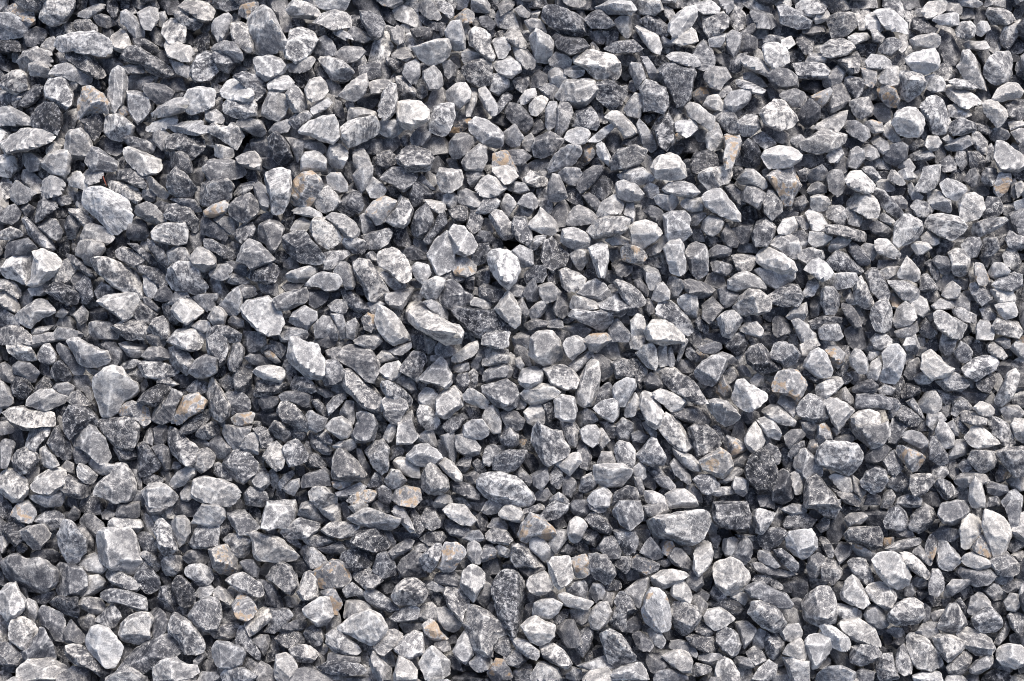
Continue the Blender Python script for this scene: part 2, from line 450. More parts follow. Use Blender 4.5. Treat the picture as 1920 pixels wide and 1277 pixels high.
p7|65,47 70,40 75,37 80,40 80,48 75,48 68,48
d3* big blue-black blocky|57,57 61,51 68,47 76,47 80,53 85,60 91,66 89,72 82,73 74,70 66,67 60,62
d4|91,63 99,62 108,62 110,65 104,70 98,75 91,76
m5|105,53 112,52 120,54 124,59 119,64 110,64 106,60
g4 rounded|40,50 43,43 50,39 57,41 61,46 59,54 53,62 47,57 41,55
g4 smooth|20,28 26,22 35,19 40,24 43,31 39,36 33,41 26,40 20,35
g5|38,14 42,11 47,15 50,24 49,32 44,30 40,22
l4|23,20 28,13 37,10 39,13 33,19 25,21
d4* gnarled dark-brown|0,12 7,8 17,8 22,14 21,23 17,28 9,30 0,27
p8r ochre-edged|1,32 8,27 17,24 21,28 18,33 8,37 2,36
g3|0,36 9,40 17,45 22,50 20,54 11,53 0,49
g5|9,39 15,34 21,36 28,41 26,46 22,50 16,45
d4|24,49 30,42 37,41 39,46 36,52 30,57 25,53
g4|38,40 43,35 51,33 51,38 45,41 41,45
g5 pyramid-like|25,70 30,58 35,53 42,56 49,62 54,68 50,72 43,73 36,76 32,72
d2 flat blackish|31,80 38,75 50,71 57,72 61,78 56,84 48,87 38,84
p7|60,82 67,77 80,73 84,75 85,80 78,84 68,86 61,85
p7|77,88 83,81 90,78 101,80 104,85 100,91 93,92 87,89
g5|98,78 103,71 108,70 112,76 115,86 112,92 107,90 103,82
m5* tall grey block|113,72 117,69 125,70 131,78 139,92 136,99 130,100 124,98 119,88 114,80
m7 large lumpy|130,62 138,58 146,61 152,68 156,76 157,82 151,86 145,84 139,77 132,74
m6|131,77 137,75 145,83 152,87 150,93 144,92 138,87
g5|137,93 147,93 153,91 158,88 155,96 149,105 142,104 137,98
m5|120,51 128,48 138,46 141,49 138,56 132,60 125,60
d3|0,52 8,54 17,59 26,61 27,66 20,70 12,64 2,60
g5|4,77 10,73 18,72 22,75 20,81 14,84 6,81
g4|13,70 22,70 32,73 32,80 26,81 21,75
l5|19,81 22,78 32,83 42,89 40,92 29,88 20,86
p7* large whitish cloudy|29,105 33,99 41,98 49,97 54,103 58,109 60,116 56,123 49,125 40,121 35,116 31,111
g4 broad|53,98 62,93 70,91 80,89 84,93 80,98 72,103 62,107 56,105
g3|80,91 90,92 95,94 91,101 85,105 80,101
g6|13,103 19,95 26,90 29,97 29,105 24,111 17,108
g5|22,91 30,87 38,89 41,95 34,97 29,96
m4|42,87 50,86 57,87 58,93 52,96 45,93
p7|65,115 68,108 76,104 85,108 85,114 80,118 78,121 72,119
d3 grooved|104,92 110,91 118,97 126,104 124,108 115,107 108,101
d3|94,103 100,99 107,99 110,106 104,109 97,107
p7* tall silvery pointed|129,113 132,103 139,106 146,113 152,121 155,128 142,132 133,124
m5r* rust-brown|119,113 124,108 129,110 130,118 126,123 121,120
p6|123,101 130,99 137,102 132,105 129,110 124,106
g5|84,118 90,111 95,112 101,121 100,128 85,128
g6|96,110 104,109 108,120 107,128 102,128 100,117
g6|108,116 114,113 117,118 114,128 108,127
l5|56,122 61,118 73,120 85,126 84,130 60,130
p6|4,112 9,104 14,105 18,110 16,117 9,119
g5|17,114 23,111 30,114 31,119 25,120
d4|4,122 10,118 19,119 28,124 27,130 4,131
g3|60,89 65,85 75,87 72,91 63,93
p5|118,37 123,33 128,41 129,47 122,50 118,45
m4|121,66 127,62 132,68 133,76 127,71
@760,315
m7* white heart-shaped|61,66 65,61 72,60 78,62 84,68 86,76 83,85 77,91 72,87 65,78 62,72
g6|79,63 86,58 95,62 96,72 90,75 85,73
d3 banded|102,67 104,56 110,53 116,60 122,65 119,73 111,78 105,73
p7* white kite-shaped|92,42 99,35 101,30 105,33 112,40 114,46 109,50 100,48 93,45
m5 long curved|63,37 67,32 73,33 79,41 81,52 80,61 73,58 71,50 66,43
d4|80,44 82,37 90,37 93,45 95,53 91,57 85,54 81,49
g6|71,29 75,20 81,21 83,27 77,36 73,33
m6r|78,35 85,28 92,30 97,31 92,36 84,37
g6|84,27 89,20 95,19 99,25 101,30 96,31 89,29
p8 leaf-shaped|51,16 58,8 62,5 69,8 75,15 70,20 62,22 56,20
d4|46,4 51,0 56,2 61,9 56,13 50,14 47,10
p7|66,3 66,-2 80,-3 84,6 79,11 74,12
g6|75,12 82,10 90,12 92,17 86,19 78,17
m6|89,8 94,2 101,5 107,9 106,13 98,14 90,12
g5 upright|107,13 110,5 115,6 119,15 121,21 115,28 109,27 107,20
g6|114,4 120,0 132,0 131,7 129,13 122,12 117,8
g4 club-shaped|128,14 132,5 140,-1 147,-1 147,4 140,12 133,19
d2|138,19 142,10 148,6 154,11 154,19 148,26 142,22
p7|143,34 147,26 155,21 161,22 163,28 160,34 152,36 144,37
g3|133,21 138,18 143,21 147,27 142,31 137,26
g6|121,40 124,31 130,28 137,31 143,37 139,41 130,43 122,43
m6|135,48 142,39 152,36 161,36 168,39 166,46 160,50 150,52 141,54
p7|117,55 118,46 126,44 134,48 138,52 137,58 130,61 123,59
g6|124,65 129,61 137,62 136,70 131,77 127,72
m6 tooth-like|137,60 143,57 151,55 152,70 149,82 144,81 141,72
p8|150,54 158,50 168,54 165,58 155,58
g5|40,18 46,16 54,20 58,23 57,28 50,30 41,26
m5|53,33 59,23 66,22 71,25 67,32 60,34
p7|14,24 20,24 29,26 31,32 25,34 18,30
g6|28,22 33,18 40,21 41,26 35,30 27,26
p6 broad|23,10 26,0 44,-1 44,8 40,15 34,18 26,18
m3 bluish|2,20 6,9 12,12 20,18 23,22 15,24 14,28 6,29
g5|7,4 12,4 19,12 23,16 20,17 11,10
d4|5,44 8,33 15,28 20,35 21,42 16,50 10,53 5,48
d2|14,53 20,44 25,35 29,34 31,43 24,50 18,57
g6 tall spearhead-shaped|17,64 23,54 30,46 34,53 36,65 36,74 25,79 21,74
p6 rounded|32,49 37,43 44,44 50,51 54,57 50,64 44,66 37,63
p6r|34,69 40,66 46,67 52,72 52,78 46,81 38,80 35,75
d2|33,32 41,28 46,29 47,38 42,41 36,40
d4|46,44 49,32 54,31 58,38 56,45 51,49
g4|52,52 57,47 63,48 67,53 62,57 55,57
l2|0,61 6,59 15,64 16,69 6,69 0,67
d3|50,66 55,58 62,57 64,63 61,70 55,74 51,71
p7|4,75 9,71 17,73 19,79 13,87 8,83
m7|11,94 15,85 23,81 30,83 28,90 23,98 17,98
l4|23,98 31,84 36,83 43,92 50,95 48,102 36,106 29,103
l3|44,83 50,75 52,77 51,90 46,92
d4|25,81 35,77 46,77 44,84 38,86 31,83
d2|55,90 59,87 67,89 75,92 72,98 65,102 56,96
p7|49,100 52,97 58,98 66,103 65,107 58,106 50,104
p8* white cracked pointed|67,106 72,98 77,92 82,98 86,106 86,117 83,122 78,117 72,112
d2* large flat near-black|36,107 41,104 52,105 64,106 72,114 80,121 78,127 70,128 60,128 52,124 45,118 40,113
m7* large pale pitted slab-like|0,108 4,101 12,100 17,105 22,112 30,116 39,117 42,122 40,130 30,132 18,124 8,120 3,115
g6|14,101 20,98 28,103 35,112 30,114 22,109
d3|89,79 95,74 104,73 106,80 103,86 95,84 91,87
g4|88,94 92,87 96,83 100,92 100,99 92,99
g6|100,88 109,86 116,93 113,98 105,101 101,96
m6 mug-shaped|115,77 120,75 128,78 135,83 133,89 124,94 118,89
p6|92,107 99,101 106,98 106,104 101,111 95,113
p7|121,101 126,95 134,97 142,100 144,105 134,107 124,105
p6|129,94 135,87 143,83 150,88 156,95 150,100 143,99 133,97
d4 broad dark|143,101 150,97 158,93 168,96 168,105 160,111 152,108 146,106
m5 oblong|123,111 127,106 138,107 148,107 155,110 154,118 149,124 140,119 131,115
g4|111,104 115,93 121,96 121,103 124,106 118,112 112,109
g4|89,117 97,113 106,115 104,120 94,122
g5|105,115 114,113 122,118 116,120 107,119
g5|81,97 87,96 92,107 90,111 86,108
g5|77,92 83,87 90,90 88,97 82,96
d2|105,80 108,76 114,84 114,88 107,87
l5|91,57 98,51 105,51 103,56 95,63
@1140,315
p7 wedge-shaped|70,20 77,15 84,16 92,25 99,34 99,40 92,39 82,35 73,29
m6 big smooth-edged|65,10 69,4 77,0 92,-2 93,5 90,11 82,14 75,18 70,17
p7|97,9 103,1 109,1 117,8 119,13 115,17 107,13 100,12
m6r* large rust-cornered|119,7 127,2 138,1 141,8 144,13 139,20 137,27 132,28 129,21 124,14
g5 rounded|101,19 104,13 110,14 117,19 117,25 113,31 105,26 101,24
m5|116,25 120,17 124,17 130,25 130,32 123,38 117,33
g4|85,14 94,13 101,19 102,26 97,28 91,21
p8|41,16 46,11 56,10 62,12 68,18 63,22 52,21 44,19
m6|8,5 16,1 25,0 32,5 34,8 28,13 19,12 10,8
p7|6,11 12,9 20,12 27,19 24,24 16,25 7,22
p7|35,22 40,20 48,20 54,26 51,30 43,33 37,28
g6|54,26 60,22 69,22 72,27 70,32 62,33 56,29
p8 crumpled square|15,44 20,41 28,39 36,42 40,49 34,56 26,60 18,59 17,52
m6 boot-shaped|42,36 48,32 57,33 61,38 60,43 62,48 55,54 46,55 43,50
p6|42,49 45,55 38,63 32,65 27,61 35,56
m7r|8,61 14,57 25,60 31,63 29,69 22,72 16,71 11,68
p8* tall white rectangular|41,60 46,55 54,54 57,59 58,71 59,80 52,83 47,80 45,72
g5* tall smoky dark|58,57 62,50 68,54 73,60 75,67 74,78 68,83 63,78 59,68
g6|71,40 76,36 82,37 86,41 83,48 79,51 73,49 70,45
g5|58,34 66,33 74,34 71,38 66,43 61,42
g4|84,49 89,42 93,47 98,55 96,59 90,58 86,54
g3|93,46 100,43 108,43 108,50 103,57 98,55
d4|108,49 112,41 118,37 125,44 124,50 119,58 111,58 109,54
p8|127,46 131,39 139,37 145,42 143,46 133,50 128,49
p6|121,57 126,52 134,50 141,52 144,60 143,67 139,70 133,65 126,61
p8* big white rock-cut|111,69 113,62 117,58 124,61 131,65 138,70 140,76 133,80 125,79 117,75
g6|111,77 115,75 123,79 132,81 139,77 138,83 132,88 124,90 117,85
m5|93,66 100,65 108,66 111,69 109,74 104,78 98,77 95,72
p6|91,84 96,80 104,78 112,82 118,88 117,91 107,91 97,92 91,90
m6* pale almond-shaped|94,104 99,96 106,91 113,92 120,97 124,102 120,107 111,110 101,110 94,107
d4 smooth|119,95 126,91 135,87 142,88 146,96 142,103 132,103 123,101
m6 rough|82,113 87,109 93,107 98,109 101,114 96,120 92,127 86,125 84,119
g4|56,85 62,84 71,86 80,90 75,96 66,97 59,92
p7|51,98 58,95 66,95 67,104 66,113 60,111 54,104
m4 big speckled|36,106 40,101 47,100 54,106 60,114 63,121 59,125 52,120 45,115 37,110
g6|26,75 30,74 37,77 39,84 36,92 33,94 28,84
d5 dark wedge-like|5,86 8,84 17,87 24,93 28,99 26,104 17,104 11,97
p7|33,98 36,88 41,86 46,92 46,98 38,100
g5|43,83 47,81 55,84 57,90 52,98 47,97
g3|20,85 24,83 30,90 33,96 28,96 21,90
g4|3,72 9,69 17,72 18,78 13,82 5,79
p8|28,122 34,114 43,114 50,117 56,124 57,131 40,132 30,128
p7|17,115 22,110 27,112 29,124 26,131 18,128
g5|1,121 6,112 10,116 17,124 15,130 2,130
g5|12,106 18,103 27,105 26,110 14,110
g4|26,96 32,99 36,106 31,110 27,105
d3|64,116 69,110 75,119 74,124 67,120
g6|98,120 104,116 111,115 116,121 115,127 105,125 99,122
g4|121,115 126,112 135,112 138,119 134,124 127,126 122,120
g6|134,111 140,104 148,101 149,109 145,115 138,116
p7|138,115 143,113 150,118 155,124 154,130 145,130 141,122
m7|146,93 150,85 156,81 158,88 154,95 149,97
m5|135,52 140,48 147,46 153,54 152,59 146,61 143,56
g5|140,37 146,36 151,43 148,46 144,44
p7|148,34 152,31 160,35 164,42 163,47 153,47 151,41
d3|134,29 139,23 146,21 149,26 145,33 138,34
m5|142,62 152,60 160,62 162,68 151,74 143,68
g4|74,62 82,58 90,59 98,63 94,65 84,67 76,66
l5|76,70 82,70 90,72 94,74 88,80 80,78
g4|71,103 78,97 86,105 82,110 76,116 71,112
g4|82,91 90,88 98,92 96,100 88,104 84,99
g6|10,33 14,25 19,26 20,35 19,41 16,38
g3|27,33 32,29 40,31 43,34 42,46 38,43 32,38
g5|26,16 31,11 37,14 38,19 33,23 28,21
d4|142,3 148,0 152,2 148,10 144,9
@1520,315
g5 oval|12,6 16,2 23,2 25,10 24,18 20,21 14,17
m7 rugged rounded|26,9 30,3 38,2 44,8 48,13 46,18 40,19 32,16 28,13
p8 half-white|27,25 33,19 42,19 49,24 51,31 49,37 42,37 36,30 28,31
m6|26,32 29,28 35,31 38,37 36,43 29,41
m6|10,31 16,28 24,28 27,38 28,42 20,43 14,39
l4 long slanting|46,19 50,16 56,18 62,25 68,32 70,37 65,38 57,32 51,26
g5|60,22 68,21 72,26 71,33 66,29
g6|0,22 6,20 13,22 15,26 10,32 3,33 0,29
m7|97,12 103,8 110,10 116,13 117,17 112,23 106,26 100,20
p7|87,20 91,16 98,19 104,24 105,31 103,35 96,32 89,27
m5|78,15 83,8 84,0 97,-2 96,8 93,15 87,18 80,17
p6|56,5 60,0 63,2 70,9 72,13 66,13 58,8
p7|64,3 72,0 80,7 73,9 67,8
p7|72,15 76,11 79,17 84,21 82,25 76,23
m5|75,28 79,24 88,26 92,31 88,36 80,36
m7 round whitish|111,26 114,20 122,19 129,22 130,30 125,37 117,40 112,36
m6* large white-grey facetted|62,56 63,43 69,35 76,35 82,39 84,47 80,52 73,56 66,59
l6* large grained diamond-shaped|85,42 90,35 98,34 108,36 114,40 117,44 113,51 106,55 98,51 90,47
l6 long ridged|116,47 121,42 133,38 144,37 146,40 138,46 128,51 119,51
p7 leaf-like|46,55 50,51 57,53 63,59 67,64 66,68 58,67 51,64
p8|75,58 78,55 87,56 90,60 84,64 79,65
g6|82,52 88,47 96,50 96,56 91,58 84,55
m5|112,56 118,52 126,52 128,58 124,66 119,67 113,61
m4|127,60 130,53 139,52 141,60 136,65 128,66
d5|139,52 146,50 146,55 141,60
d3|128,32 133,22 141,23 145,31 138,37 130,37
l6r|137,12 141,3 149,3 150,10 147,17 141,22 137,17
p7|152,26 160,23 163,35 155,36
p8|153,12 158,10 163,16 155,22
g4|115,9 119,2 123,0 127,7 125,12 120,14
m5|128,5 131,0 139,1 138,12 132,14 128,11
p6|150,10 153,8 156,16 155,23 149,20
m6|146,53 149,46 154,50 162,53 163,65 155,64 148,58
d5|144,65 148,60 153,61 157,70 154,76 146,73
p8|132,78 137,71 143,71 149,77 147,81 139,83 134,81
m5|136,87 142,82 152,78 158,80 158,88 150,93 140,90
m7|103,64 108,60 114,62 119,69 117,78 110,82 106,80 106,71
g4|91,70 95,66 102,66 106,72 104,79 98,79
g6|118,70 122,72 124,80 121,85 118,80
p7r* peach-tinged upright|122,72 124,68 129,73 134,84 133,88 126,88 123,82
p7 tall|65,79 69,71 72,66 78,72 82,78 82,86 80,88 73,84 66,82
d4|86,72 90,69 96,78 97,84 91,82
d3|81,83 85,77 91,84 95,90 91,92 82,91
d4* dark white-edged angular|13,70 20,62 27,65 34,72 38,76 36,79 26,79 17,76
l4 long blade-shaped|27,58 30,54 38,61 45,70 45,78 40,76 33,69 28,63
g5|36,61 41,57 47,58 49,64 46,70 42,67
p8 white|0,69 6,67 12,71 17,78 15,82 8,85 2,80 -5,76
p7|0,48 12,48 16,50 16,54 10,58 3,59 -1,55
p7|13,62 16,54 23,50 30,54 27,58 20,61 14,64
d4 long rough|11,43 22,43 34,46 45,49 49,52 42,57 34,54 22,50 14,49
m6|15,82 18,79 33,79 36,84 30,89 20,91 15,88
d4 upright|41,80 46,75 50,76 55,84 59,93 58,98 52,98 45,92
m6|32,88 38,82 42,88 46,97 48,104 43,107 36,104 33,96
m6|21,92 30,90 34,98 34,103 28,101
d5 round-headed|8,93 11,89 17,90 22,96 22,104 19,110 11,109 8,101
g4|23,103 26,99 33,106 37,113 39,119 33,119 27,112
m5* big salt-and-pepper slab|41,116 46,104 52,99 58,100 61,107 60,119 56,123 47,121
p7r* orange-sided small|59,96 60,91 64,94 68,100 66,105 61,104
d5 white-topped|58,85 68,84 78,88 81,92 79,98 74,101 68,98 63,92
p7|62,114 65,105 71,101 77,105 79,112 72,119 65,119
p7|75,102 81,96 86,99 89,107 84,111 78,108
g5|63,122 72,119 79,115 80,122 73,127 65,126
g4|52,69 57,71 68,68 66,73 58,75 51,75
g6|52,77 58,74 66,74 64,80 58,84 53,81
m6 large|92,107 97,105 104,110 113,115 121,120 122,128 105,127 96,120 93,114
p6|91,103 97,98 106,100 106,105 99,106 93,106
g6|98,95 102,88 106,85 112,90 110,97 103,98
g5|105,98 112,94 119,99 118,108 110,106
m5|104,107 113,105 123,110 123,116 114,115
m5|118,87 124,86 132,92 136,98 128,103 121,95
p8 mask-like|135,92 139,90 149,90 153,97 152,102 143,104 138,98
p9 bright|138,103 146,101 152,101 155,108 152,114 147,115 141,109
m6|136,119 140,112 147,115 154,115 159,121 155,127 140,124
g6|124,118 127,114 133,115 137,122 136,128 124,128
m5|127,106 133,103 139,109 138,114 130,114
d3|81,122 86,113 94,124 92,128 82,127
m6|6,120 10,117 20,117 24,126 20,129 8,128
l4|0,115 10,111 22,112 24,120 12,118 2,122
g4|0,100 6,95 9,103 6,110 0,112
g6|48,36 55,34 63,40 62,45 55,41
g4|44,44 50,40 57,43 61,49 58,53 50,51 46,48
l3|95,51 100,53 107,57 101,64 94,65
g5|0,12 6,11 12,14 11,18 4,20 -3,19
g5|0,2 8,-2 12,3 10,9 2,12 -4,8
m5|38,0 46,-1 52,7 48,11 43,6
@0,630
p7* round white knobbed|67,38 70,31 78,25 84,23 91,25 95,31 102,35 103,43 99,46 93,48 89,56 83,61 76,60 72,52 69,46
g6* long grey saddle-shaped|50,4 54,0 60,1 66,6 74,10 80,11 82,17 79,22 74,25 66,23 59,20 55,12
g4|74,7 81,2 86,5 91,12 90,19 84,23 81,21 83,14 79,9
m6 sloping|2,8 8,0 18,-2 22,6 26,13 28,18 22,19 12,17 6,13
g5|24,5 26,0 38,-2 52,-1 48,3 38,4 33,7 26,9
m6|28,15 33,6 37,6 42,14 42,20 36,21 30,19
g4|41,9 45,6 52,10 56,18 63,23 61,28 55,28 49,20
d2 striped|38,28 41,21 45,19 51,24 54,33 51,35 42,33
g4|10,23 14,19 22,20 30,28 29,34 24,35 18,31 11,28
g4|0,22 4,20 10,25 13,32 9,35 3,33 -2,28
d1|9,37 13,30 20,32 24,39 21,46 15,46 10,43
d1|24,44 28,36 34,30 39,36 36,40 30,43
g5|0,34 4,36 9,42 10,50 5,53 -2,52
g6 long ridged|14,51 20,47 30,41 40,40 45,44 50,46 47,51 38,54 33,56 24,53 16,53
g5|39,40 43,36 50,35 55,38 54,43 49,47 45,45
d4|50,48 54,42 59,41 65,46 68,50 63,53 54,51
m5 long pale-ended|0,56 6,53 18,53 24,57 34,56 43,59 43,64 38,68 30,66 26,69 18,70 10,66
d2* big dark lumpy|47,60 52,53 60,52 67,55 73,62 73,68 66,71 60,66 56,70 53,77 48,70
g5* large two-tone slanted|54,78 56,69 61,65 68,66 73,72 80,79 86,86 86,94 81,97 74,95 68,90 62,85 56,83
d3 broad blocky|73,64 80,62 92,61 100,62 104,68 102,77 98,84 88,84 83,79 76,72
m6r tan-faced|89,56 93,50 98,48 106,52 113,56 113,63 107,68 103,65 98,61 91,60
d3|103,49 110,41 118,37 127,38 128,44 124,48 116,53 108,51
g4|113,62 119,51 127,46 128,40 136,44 131,53 129,62 122,66
p6r|128,58 134,47 140,45 148,43 154,49 151,56 143,59 136,65 129,67
d3|135,69 142,62 150,58 157,54 158,60 152,67 144,72 136,74
m5|104,20 110,19 118,18 127,22 134,25 129,30 118,32 110,31 106,25
g5|106,15 112,9 120,8 127,12 127,17 120,18 112,18
g6|89,5 96,4 103,8 111,6 108,13 103,16 97,15 93,11
m5|127,10 134,8 143,12 147,18 143,25 139,29 133,24 128,20
m7* broad streaked oyster-like|126,4 133,-4 146,-5 153,-2 154,3 150,9 143,11 134,8
g5|141,27 146,18 154,14 162,17 162,27 154,31 147,31
g4|109,0 117,-2 126,0 125,6 118,10 113,6
m6|20,80 22,73 28,66 34,65 38,71 36,76 30,80 27,86 21,84
p6|0,65 5,64 10,69 9,72 0,74
g5|0,77 8,76 11,81 9,90 5,98 0,98
d4|9,93 12,85 18,83 27,88 29,92 22,102 15,103 10,98
d3|36,80 41,69 44,68 51,77 54,86 52,92 46,92 40,85
m6|30,85 34,82 40,89 44,96 38,99 33,97 30,91
m5* coarse grey gritty|0,104 6,98 14,101 19,107 21,116 16,123 9,124 2,118 -3,112
p6* pale slab-like with pointed end|23,111 30,104 38,99 46,97 50,102 47,111 38,119 30,117 24,114
g5|18,105 24,99 31,97 29,104 22,112 19,111
g5|46,98 50,94 55,96 55,103 50,106
d4|44,113 52,104 58,108 64,111 71,115 68,119 59,121 50,119
m6|57,100 60,95 66,98 73,104 76,107 71,111 63,109 58,105
p7|65,93 69,92 76,96 85,96 84,101 77,104 71,101
g4|53,85 55,81 62,86 67,91 64,95 57,95
m5* large greyish lichen-like|69,118 74,109 83,103 86,95 89,94 95,98 100,107 102,114 98,122 86,125 77,121
d4|86,84 94,83 105,86 107,89 100,92 91,93
d3|102,82 108,80 114,86 120,95 118,100 110,104 104,105 102,100 108,93 108,88
g4|114,84 122,82 127,85 128,99 124,101 119,95
m4* tall smooth dark egg-shaped|125,74 128,69 134,71 141,78 148,84 147,92 143,97 138,96 130,88 127,81
g3|128,93 138,96 143,98 138,100 129,99
g6|128,108 133,102 140,98 147,98 146,104 138,111 131,115 128,112
g5|145,92 148,86 155,84 161,90 159,97 151,102 145,98
d4|146,73 152,67 160,64 166,68 164,74 156,77 147,77
g3|115,70 121,66 126,69 125,78 120,82 116,80
g5|107,79 110,71 115,66 116,73 114,82
m6 wide|107,116 112,111 120,110 127,114 132,120 128,128 112,128 109,122
g6|135,118 141,110 145,114 146,119 141,123 136,122
g5|98,101 102,101 106,109 106,115 103,117 101,108
p6 broad|21,121 28,118 38,120 44,116 50,119 52,128 36,128 28,126
g5|93,125 101,116 107,117 109,124 104,128
d3|105,108 114,103 122,107 121,110 113,112
p6|64,24 69,24 76,26 73,30 68,28
d3|90,22 99,17 105,19 100,24 93,26
d4|95,30 102,24 108,27 107,33 103,34
g3|104,38 109,32 111,38 106,46 103,44
d4|118,33 126,31 133,36 128,38 118,37
d3|140,40 147,33 155,35 153,42 148,45 143,43
@380,630
p8* big white gem-shaped|64,15 66,2 69,0 78,4 85,6 89,14 92,21 91,29 86,32 80,32 74,28 67,21
g4|83,4 96,-3 101,2 98,8 92,10 88,8
g4* big flat olive-tinted|101,17 107,8 117,8 125,11 130,19 132,26 127,34 121,33 115,26 106,21
d4* long slanting bladed|105,24 111,25 120,32 129,40 134,47 133,56 126,55 118,51 112,45 106,38 105,31
m5|90,30 92,19 99,17 105,25 106,33 101,36 92,36
p7|37,27 42,23 53,22 61,24 61,31 58,35 50,33 41,31
g5|32,16 37,13 43,13 51,19 49,21 39,22
g6r|41,9 45,6 52,6 50,9 45,13
g6r|45,12 50,11 55,15 58,19 54,20 48,16
d4|46,12 50,3 58,5 62,9 58,16 54,13
g4|28,3 31,-3 46,-2 46,6 40,11 33,12 30,8
d4 tall|3,3 10,-2 18,0 20,8 17,18 13,22 8,18 4,12
d4|18,18 22,5 28,4 31,10 30,17 25,26 20,25
d3|23,30 28,20 33,17 37,25 36,35 31,41 25,40
m5* faceted pod-shaped|3,43 7,32 10,34 15,42 20,51 19,58 14,63 8,60 5,53
d4 smooth|17,42 24,41 32,45 37,49 37,55 30,58 22,58 18,52
d3|13,33 20,28 24,31 24,38 18,41 13,36
d3|39,42 43,34 52,33 60,35 65,38 60,41 50,45 44,46 40,47
d4|66,37 69,31 77,31 82,35 84,41 79,43 70,42
g4 angled|58,45 63,42 74,42 81,45 81,54 76,56 69,50 60,49
g3|41,48 48,45 56,45 58,52 53,56 46,55
m4* dark rounded ledge-like|56,57 59,50 65,49 72,55 77,62 80,67 77,71 70,70 66,66 60,64
d3|58,70 66,67 77,72 74,77 66,79 62,74
d4|50,70 54,64 60,66 64,71 68,78 62,80 55,76
g5|75,57 82,56 88,60 93,62 91,69 85,72 80,69
d4|82,49 87,48 93,55 95,62 90,60 85,55
p6r|21,62 26,58 36,57 41,59 38,64 30,67 24,66
p6 triangular|15,72 17,67 26,68 36,68 34,74 29,82 25,86 21,83
g6|28,83 34,74 38,72 42,75 42,86 40,90 35,88
g4|2,78 12,75 19,81 22,86 18,92 11,91 4,85
d3|38,70 43,68 50,71 53,78 50,84 43,83 42,76
m4* bluish grey polygonal|15,99 18,91 24,86 31,85 38,90 42,94 40,101 34,107 30,110 24,107 20,102
m6|45,90 49,83 55,79 60,84 62,91 60,98 55,101 49,96
m4|60,84 64,80 70,77 75,82 79,89 78,94 72,96 65,97 62,92
d3|77,92 82,88 86,89 91,94 96,98 90,99 78,98
d4|81,79 85,75 90,79 96,85 94,89 88,87 83,84
m6|96,83 103,79 113,77 114,83 110,86 103,85
g4* smooth grey triangular|97,103 99,90 102,85 108,87 114,92 118,97 122,103 119,107 107,108 98,106
m5* brown-shouldered|122,86 128,80 135,78 139,84 139,93 138,100 134,103 128,98 124,91
d4|132,34 138,33 147,38 155,45 160,53 158,57 153,51 147,46 138,45 134,40
m5* split-cornered grey|134,49 138,45 147,46 152,49 154,54 150,60 146,67 141,66 136,60
p7|135,75 139,67 143,65 145,69 142,78 138,81
g5 tall spiky|102,59 106,51 110,45 113,49 115,58 113,66 108,63 104,61
p6|92,68 98,62 104,60 111,65 112,71 108,76 103,77 96,72
g4|111,74 116,66 115,58 120,56 127,60 130,66 128,77 121,79 114,79
m5|93,52 98,46 105,43 107,47 100,54 95,59
g5|84,38 91,40 98,43 97,45 92,46 86,42
p7|132,26 137,21 146,19 150,24 147,30 141,34 135,31
p7|130,16 135,11 141,12 146,17 138,19 132,20
p6|139,11 146,8 155,5 156,9 149,14 143,14
g5|111,4 118,0 132,-1 134,4 127,10 118,7
g4|92,11 98,9 106,8 103,13 98,18 93,15
g5|144,34 150,27 158,33 160,39 155,42 149,37
p8|142,94 146,91 154,92 161,97 162,106 155,105 147,101
m6|136,108 141,100 147,101 152,108 148,113 140,114
m4|36,106 41,97 44,96 50,104 50,110 45,115 40,113
d5|49,98 52,96 56,104 59,110 57,114 52,113
l6|57,110 61,104 67,101 69,103 64,109 59,115
p6|60,114 66,108 72,107 72,113 68,119 63,117
g4 flat-topped|73,106 79,103 86,101 91,99 95,103 96,112 86,112 75,113
p7r|97,109 104,107 113,108 110,112 103,115 98,113
g6|100,117 108,114 117,110 122,113 118,118 109,121 102,120
m6 broad|77,116 82,113 92,113 97,117 103,123 102,128 86,128 80,122
m6r|108,123 115,117 124,115 131,117 128,123 120,126 112,128
p7* long whitish barrel-shaped|-6,108 2,105 12,107 22,111 28,117 27,123 20,127 10,126 0,125 -8,120
d4|31,119 36,113 41,115 48,117 50,124 44,128 33,126
p6r* ochre-crusted|142,122 145,115 152,112 162,114 164,122 158,128 146,126
d4|130,115 135,112 140,115 142,121 138,127 132,122
d3|123,112 129,103 134,103 137,110 134,114 126,115
d3|9,96 13,95 20,102 22,108 14,108 9,102
g3|115,85 119,86 126,100 124,107 120,101 116,93
d3|139,84 146,82 151,86 147,91 140,93
m5|85,75 92,69 98,78 96,82 89,79
@760,630
p6* broad pale tablet-shaped|93,14 94,2 100,-3 110,-3 116,4 119,12 119,19 112,21 104,22 96,17
p7|118,7 121,2 128,0 134,3 135,9 130,14 125,18 120,13
p7r* rusty-crested flake|132,4 138,-1 150,-2 154,3 148,8 143,13 138,11 136,7
m6|121,23 128,17 139,10 140,15 134,22 127,28
m6* tall tapering silvery|128,45 131,32 136,22 140,19 144,21 145,30 143,42 140,51 133,54 128,51
m5* dark-centred oval|104,25 111,22 119,22 126,27 130,33 128,39 119,40 110,36 107,31
p7* white boxy|85,32 88,25 95,23 102,24 103,31 101,36 92,40 86,36
p7 long|86,44 92,38 101,36 109,37 115,42 112,46 103,50 94,51 89,47
g4* smooth slate-grey|58,38 66,35 76,33 82,37 85,45 82,53 76,55 69,52 64,48 59,43
g4|56,34 60,27 68,22 76,22 80,26 77,31 68,33 61,35
d5|58,22 60,9 66,8 76,11 78,16 76,20 68,21
g4|50,20 54,11 60,10 59,18 55,24 50,24
